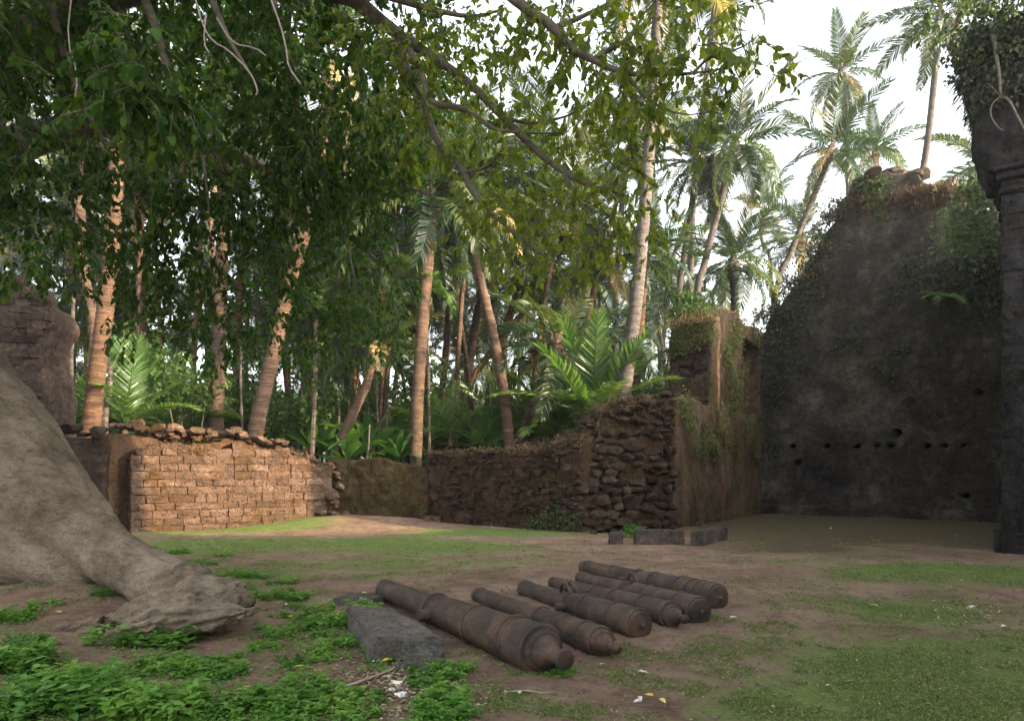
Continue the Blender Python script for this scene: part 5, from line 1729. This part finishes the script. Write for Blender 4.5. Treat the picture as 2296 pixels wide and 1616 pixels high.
def weed_at(vx, vy, big=False, s=1.0, label='leafy green weed clump on the bare soil near the tree root', grp='weed clumps around the tree root'):
    p = G(vx, vy)
    o = link('weed_clump', rg.choice(BIGWEED if big else WEED))
    o.location = (p.x, p.y, p.z - .005)
    o.rotation_euler = (0, 0, rg.uniform(0, 6.28))
    k = s * rg.uniform(.8, 1.2)
    o.scale = (k, k, k * rg.uniform(.85, 1.15))
    tag(o, label, 'weed', grp)


PATCH = [(60, 1490, 90, 40, 12, 1), (120, 1570, 110, 40, 14, 1), (40, 1400, 50, 30, 5, 0), (20, 1300, 30, 14, 3, 0), (90, 1330, 40, 10, 2, 0), (330, 1440, 90, 26, 8, 1), (400, 1490, 110, 26, 10, 0), (490, 1500, 50, 26, 7, 0), (280, 1500, 50, 20, 4, 0),
         (640, 1330, 70, 30, 10, 0), (700, 1390, 60, 36, 11, 0), (740, 1440, 50, 30, 7, 0), (800, 1385, 26, 24, 5, 1), (560, 1310, 60, 20, 6, 0), (610, 1425, 60, 22, 6, 0), (640, 1490, 36, 16, 3, 0), (860, 1430, 30, 20, 4, 0), (905, 1440, 20, 10, 3, 0),
         (560, 1590, 120, 24, 12, 0), (440, 1596, 70, 18, 6, 1), (700, 1560, 70, 30, 9, 0), (790, 1585, 50, 20, 5, 0), (850, 1475, 30, 12, 3, 0), (970, 1530, 30, 20, 4, 0), (1000, 1580, 50, 20, 6, 0), (300, 1600, 70, 14, 5, 1), (200, 1560, 50, 30, 4, 1),
         (240, 1335, 40, 12, 3, 0), (460, 1265, 60, 20, 8, 0), (400, 1235, 50, 14, 5, 0), (520, 1290, 50, 14, 5, 0), (980, 1510, 40, 14, 4, 0), (40, 1600, 60, 14, 6, 1), (640, 1590, 60, 18, 6, 0), (960, 1600, 60, 12, 5, 0)]
def weed_label(vx, vy):
    if vy < 1300:
        return 'low weed clump on the lawn just behind the tree root', 'weeds behind the root'
    if vx < 230 and vy < 1420:
        return 'small weed clump on bare soil under the leaning trunk', 'weeds under the trunk'
    if vx < 230:
        return 'leafy weed clump in the thick bed left of the gnarled root', 'weeds left of the root'
    if vx < 560 and vy < 1540:
        return 'leafy weed clump growing against the front of the gnarled root', 'weeds before the root'
    if vx < 770 and vy < 1460:
        return 'weed clump on the soil between gnarled root and grey slab', 'weeds between root and slab'
    if vx >= 770 and vy < 1500:
        return 'weed clump hugging the side of the grey slab', 'weeds beside the slab'
    if vx >= 770:
        return 'weed clump among leaf litter in front of the slate piece', 'weeds in the litter'
    return 'weed clump in the long strip of weeds in front of the soil patch', 'weeds in front'


for vx, vy, sx, sy, n, big in PATCH:
    lab_, grp_ = weed_label(vx, vy)
    for k in range(int(n * .8)):
        weed_at(vx + rg.gauss(0, .55) * sx, min(1640, max(1240, vy + rg.gauss(0, .55) * sy)), bool(big and rg.random() < .6), .92, lab_, grp_)
weed_at(1262, 1508, False, .8, 'bright weed tuft beside the knob of the largest cannon', 'weeds at the cannon breeches')
weed_at(1248, 1514, False, .7, 'bright weed tuft beside the knob of the largest cannon', 'weeds at the cannon breeches')
weed_at(1590, 1384, False, .5, 'small green weed between the two outermost cannon breeches', None)
for vx, vy in ((1415, 1205), (1420, 1196), (1440, 1182), (1398, 1188), (1470, 1178)):
    weed_at(vx, vy, True, 1.15, 'glossy weed growing around the kerb stones', 'weeds at the kerb stones')

# fine ground cover leaves and grass blades
n = 15000
vy = R.uniform(1172, 1640, n * 6)
vx = R.uniform(-60, 2340, n * 6)
Yg = CAMZ * FV / (vy - HV)
xg = (vx - CXV) / FV * Yg
mk = grass_mask(xg, Yg)
q = np.stack([xg, Yg, np.zeros_like(xg)], 1)
mk = mk + .75 * fbm(q * 2.3 + 5, 4) + .3 * vnoise(q * 9)
inside = (Yg < 17.6 + .55 * (xg + 10).clip(0, 9) * (xg < -2)) & (Yg < 20.5)
keep = (R.random(len(mk)) < .42) & (mk > .34) & inside & (R.random(len(mk)) < np.clip((mk - .15) * 1.5, 0, 1))
xg, Yg = xg[keep], Yg[keep]
rep = 10
xg = np.repeat(xg, rep) + R.normal(0, .012, len(xg) * rep) * (1 + np.repeat(Yg, rep) / 9)
Yg = np.repeat(Yg, rep) + R.normal(0, .014, len(Yg) * rep) * (1 + np.repeat(Yg, rep) / 9)
zz = gz(xg, Yg)
k = len(xg)
gl = Leaves()
ll = R.uniform(.02, .05, k) * (.72 + Yg / 40)
gl.add(np.stack([xg, Yg, zz], 1), rand_dirs(k) * np.array([1, 1, .4]) + np.array([0, 0, .42]), rand_dirs(k) + np.array([0, 0, .6]), ll, R.uniform(.004, .008, k) * (.8 + Yg / 25))
o = link('grass', gl.mesh('grass', M['grass'], True))
tag(o, 'thin short grass growing in patches over the yard', 'grass', kind='stuff')
print('grass', k)

# small creeping leaves between the weed clumps
gl = Leaves()
n = 9000
pv = []
for vx, vy, sx, sy, cnt, big in PATCH:
    m_ = cnt * 42
    pv.append(np.stack([vx + R.normal(0, .75, m_) * sx, vy + R.normal(0, .75, m_) * sy], 1))
pv = np.concatenate(pv)
pv = pv[(pv[:, 1] > 1225) & (pv[:, 1] < 1650)]
Yg = (CAMZ - .08) * FV / (pv[:, 1] - HV)
xg = (pv[:, 0] - CXV) / FV * Yg
k = len(xg)
ll = R.uniform(.02, .05, k)
gl.add(np.stack([xg, Yg, gz(xg, Yg) + R.uniform(.0, .03, k)], 1), rand_dirs(k) * np.array([1, 1, .25]) + np.array([0, 0, .12]), rand_dirs(k) * .35 + np.array([0, 0, 1]), ll, ll * .5)
o = link('ground_cover', gl.mesh('ground_cover', M['weed']))
tag(o, 'small creeping green leaves between the weed clumps', 'ground cover', kind='stuff')

# leaf litter
gl = Leaves()


def litter(cx_, cy_, sx, sy, n, lo=.02, hi=.05):
    a = R.normal(cx_, sx, n)
    c = np.clip(R.normal(cy_, sy, n), 1150, 1650)
    Y_ = CAMZ * FV / (c - HV)
    x_ = (a - CXV) / FV * Y_
    gl.add(np.stack([x_, Y_, gz(x_, Y_) + .006 + R.random(n) * .015], 1), rand_dirs(n) * np.array([1, 1, .25]), rand_dirs(n) * .35 + np.array([0, 0, 1]), R.uniform(lo, hi, n), R.uniform(lo, hi, n) * .5)


litter(875, 1535, 55, 26, 900, .025, .07)
litter(950, 1570, 90, 30, 200)
litter(300, 1480, 300, 80, 700, .02, .055)
litter(2190, 1365, 60, 22, 260, .02, .06)
litter(1500, 1420, 420, 110, 520, .014, .04)
litter(1900, 1450, 300, 100, 420, .014, .04)
litter(700, 1260, 300, 50, 160, .02, .05)
litter(250, 1370, 180, 40, 220, .015, .05)
litter(1490, 1195, 60, 8, 60, .03, .08)
o = link('leaf_litter', gl.mesh('leaf_litter', M['litter'], True))
tag(o, 'scattered brown and pale bits of dead leaf over the soil', 'leaf litter', kind='stuff')

# pebbles and crumbs of soil
pm = MB()
for i in range(1100):
    vy_ = 1170 + 450 * rng.random()
    p = G(rng.uniform(0, 2300), vy_) if i % 2 else G(rng.gauss(1350, 350), vy_)
    if p.y > 17:
        continue
    r = rng.uniform(.006, .018) * (1 + p.y / 14)
    vs = [p + Vector((rng.uniform(.7, 1.2) * r * a, rng.uniform(.7, 1.2) * r * c_, rng.uniform(.5, .9) * r * d)) for a, c_, d in ((1, 0, 0), (0, 1, 0), (-1, 0, 0), (0, -1, 0), (0, 0, 1), (0, 0, -.4))]
    pm.add(vs, [(0, 1, 4), (1, 2, 4), (2, 3, 4), (3, 0, 4), (1, 0, 5), (2, 1, 5), (3, 2, 5), (0, 3, 5)])
M['pebble'] = stone_mat('pebble', [(.10, .075, .055), (.18, .14, .11), (.30, .26, .22)], (.14, .10, .07), 0.2, 9.0, 0.4, rnd=0)
o = pm.build('pebbles', M['pebble'])
tag(o, 'tiny pebbles and crumbs strewn over the soil', 'pebbles', kind='stuff')

# single fallen leaves, scraps and sticks
FL = Leaves()
FL.add(np.zeros((1, 3)), np.array([[1., 0, 0]]), np.array([[0, 0, 1.]]), np.ones(1), np.array([.5]))
fl_y, fl_p = FL.mesh('fallen_leaf', M['yellow_leaf']), FL.mesh('fallen_leaf', M['pale_leaf'])
for i, (vx, vy, s, kind) in enumerate(((135, 1380, .13, 'y'), (317, 1565, .13, 'y'), (245, 1533, .07, 'y'), (686, 1502, .08, 'y'), (822, 1333, .09, 'y'), (880, 1486, .08, 'y'), (655, 1390, .06, 'y'), (1465, 1570, .07, 'y'), (1480, 1575, .06, 'y'), (1085, 1478, .05, 'y'), (560, 1548, .06, 'y'), (1270, 1312, .07, 'y'),
                                       (1430, 1513, .07, 'p'), (1432, 1571, .05, 'p'), (1635, 1390, .07, 'p'), (1945, 1362, .10, 'p'), (1860, 1185, .1, 'p'), (1345, 1498, .05, 'p'), (2260, 1410, .09, 'p'), (1865, 1545, .05, 'p'), (1715, 1245, .08, 'p'), (1165, 1565, .04, 'p'), (1920, 1535, .06, 'p'), (640, 1362, .05, 'p'))):
    p = G(vx, vy)
    o = link('fallen_leaf', fl_y if kind == 'y' else fl_p)
    o.location = (p.x, p.y, p.z + .035)
    s = s * 1.3
    o.scale = (s, s, s)
    o.rotation_euler = (rg.uniform(-.25, .25), rg.uniform(-.25, .1), rg.uniform(0, 6.28))
    tag(o, 'yellow fallen leaf lying on the soil' if kind == 'y' else 'pale dry fallen leaf lying on bare ground', 'leaf', 'yellow fallen leaves' if kind == 'y' else 'pale fallen leaves')
for label, pts, r in (('long bare stick lying in leaf litter near the slate piece', [(775, 1548), (830, 1528), (880, 1508), (905, 1470)], .011),
                      ('thin crooked twig on the soil before the largest cannon', [(1130, 1560), (1180, 1556), (1220, 1562), (1245, 1558)], .006)):
    pp = [G(a, c) + Vector((0, 0, .03)) for a, c in pts]
    cen = pp[0].copy()
    mb = MB()
    mb.tube([q_ - cen for q_ in pp], [r * 1.1, r, r * .8, r * .4], 6, True, .1)
    o = mb.build('fallen_stick', M['stick'], None, True)
    o.location = cen
    tag(o, label, 'stick')
for i, (vx, vy, s) in enumerate(((890, 1535, .06), (900, 1560, .07), (880, 1548, .05), (2180, 1360, .05), (1432, 1572, .035))):
    p = G(vx, vy)
    o = link('paper_scrap', rock_mesh('scrap', M['scrap'], 500 + i, .3, .12))
    o.location = (p.x, p.y, p.z + s * .2)
    o.scale = (s * 1.3, s, s * .4)
    o.rotation_euler = (0.1, .1, i)
    tag(o, 'small white scrap lying on the ground litter', 'scrap', 'white scraps on the ground')

# ------------------------------------------------------------------ thin morning haze
hb = MB()
hb.add(*box_vf((-520, -110, -1.6), (520, 1000, 34)))
m, nt, b, out = mat_new('haze')
nt.nodes.remove(b)
pvol = nt.nodes.new('ShaderNodeVolumePrincipled')
pvol.inputs['Color'].default_value = (.93, .96, 1, 1)
pvol.inputs['Density'].default_value = 0.0005
pvol.inputs['Anisotropy'].default_value = 0.2
nt.links.new(pvol.outputs[0], out.inputs['Volume'])
o = hb.build('haze', m)
tag(o, 'thin pale haze hanging in the palm grove', kind='stuff')
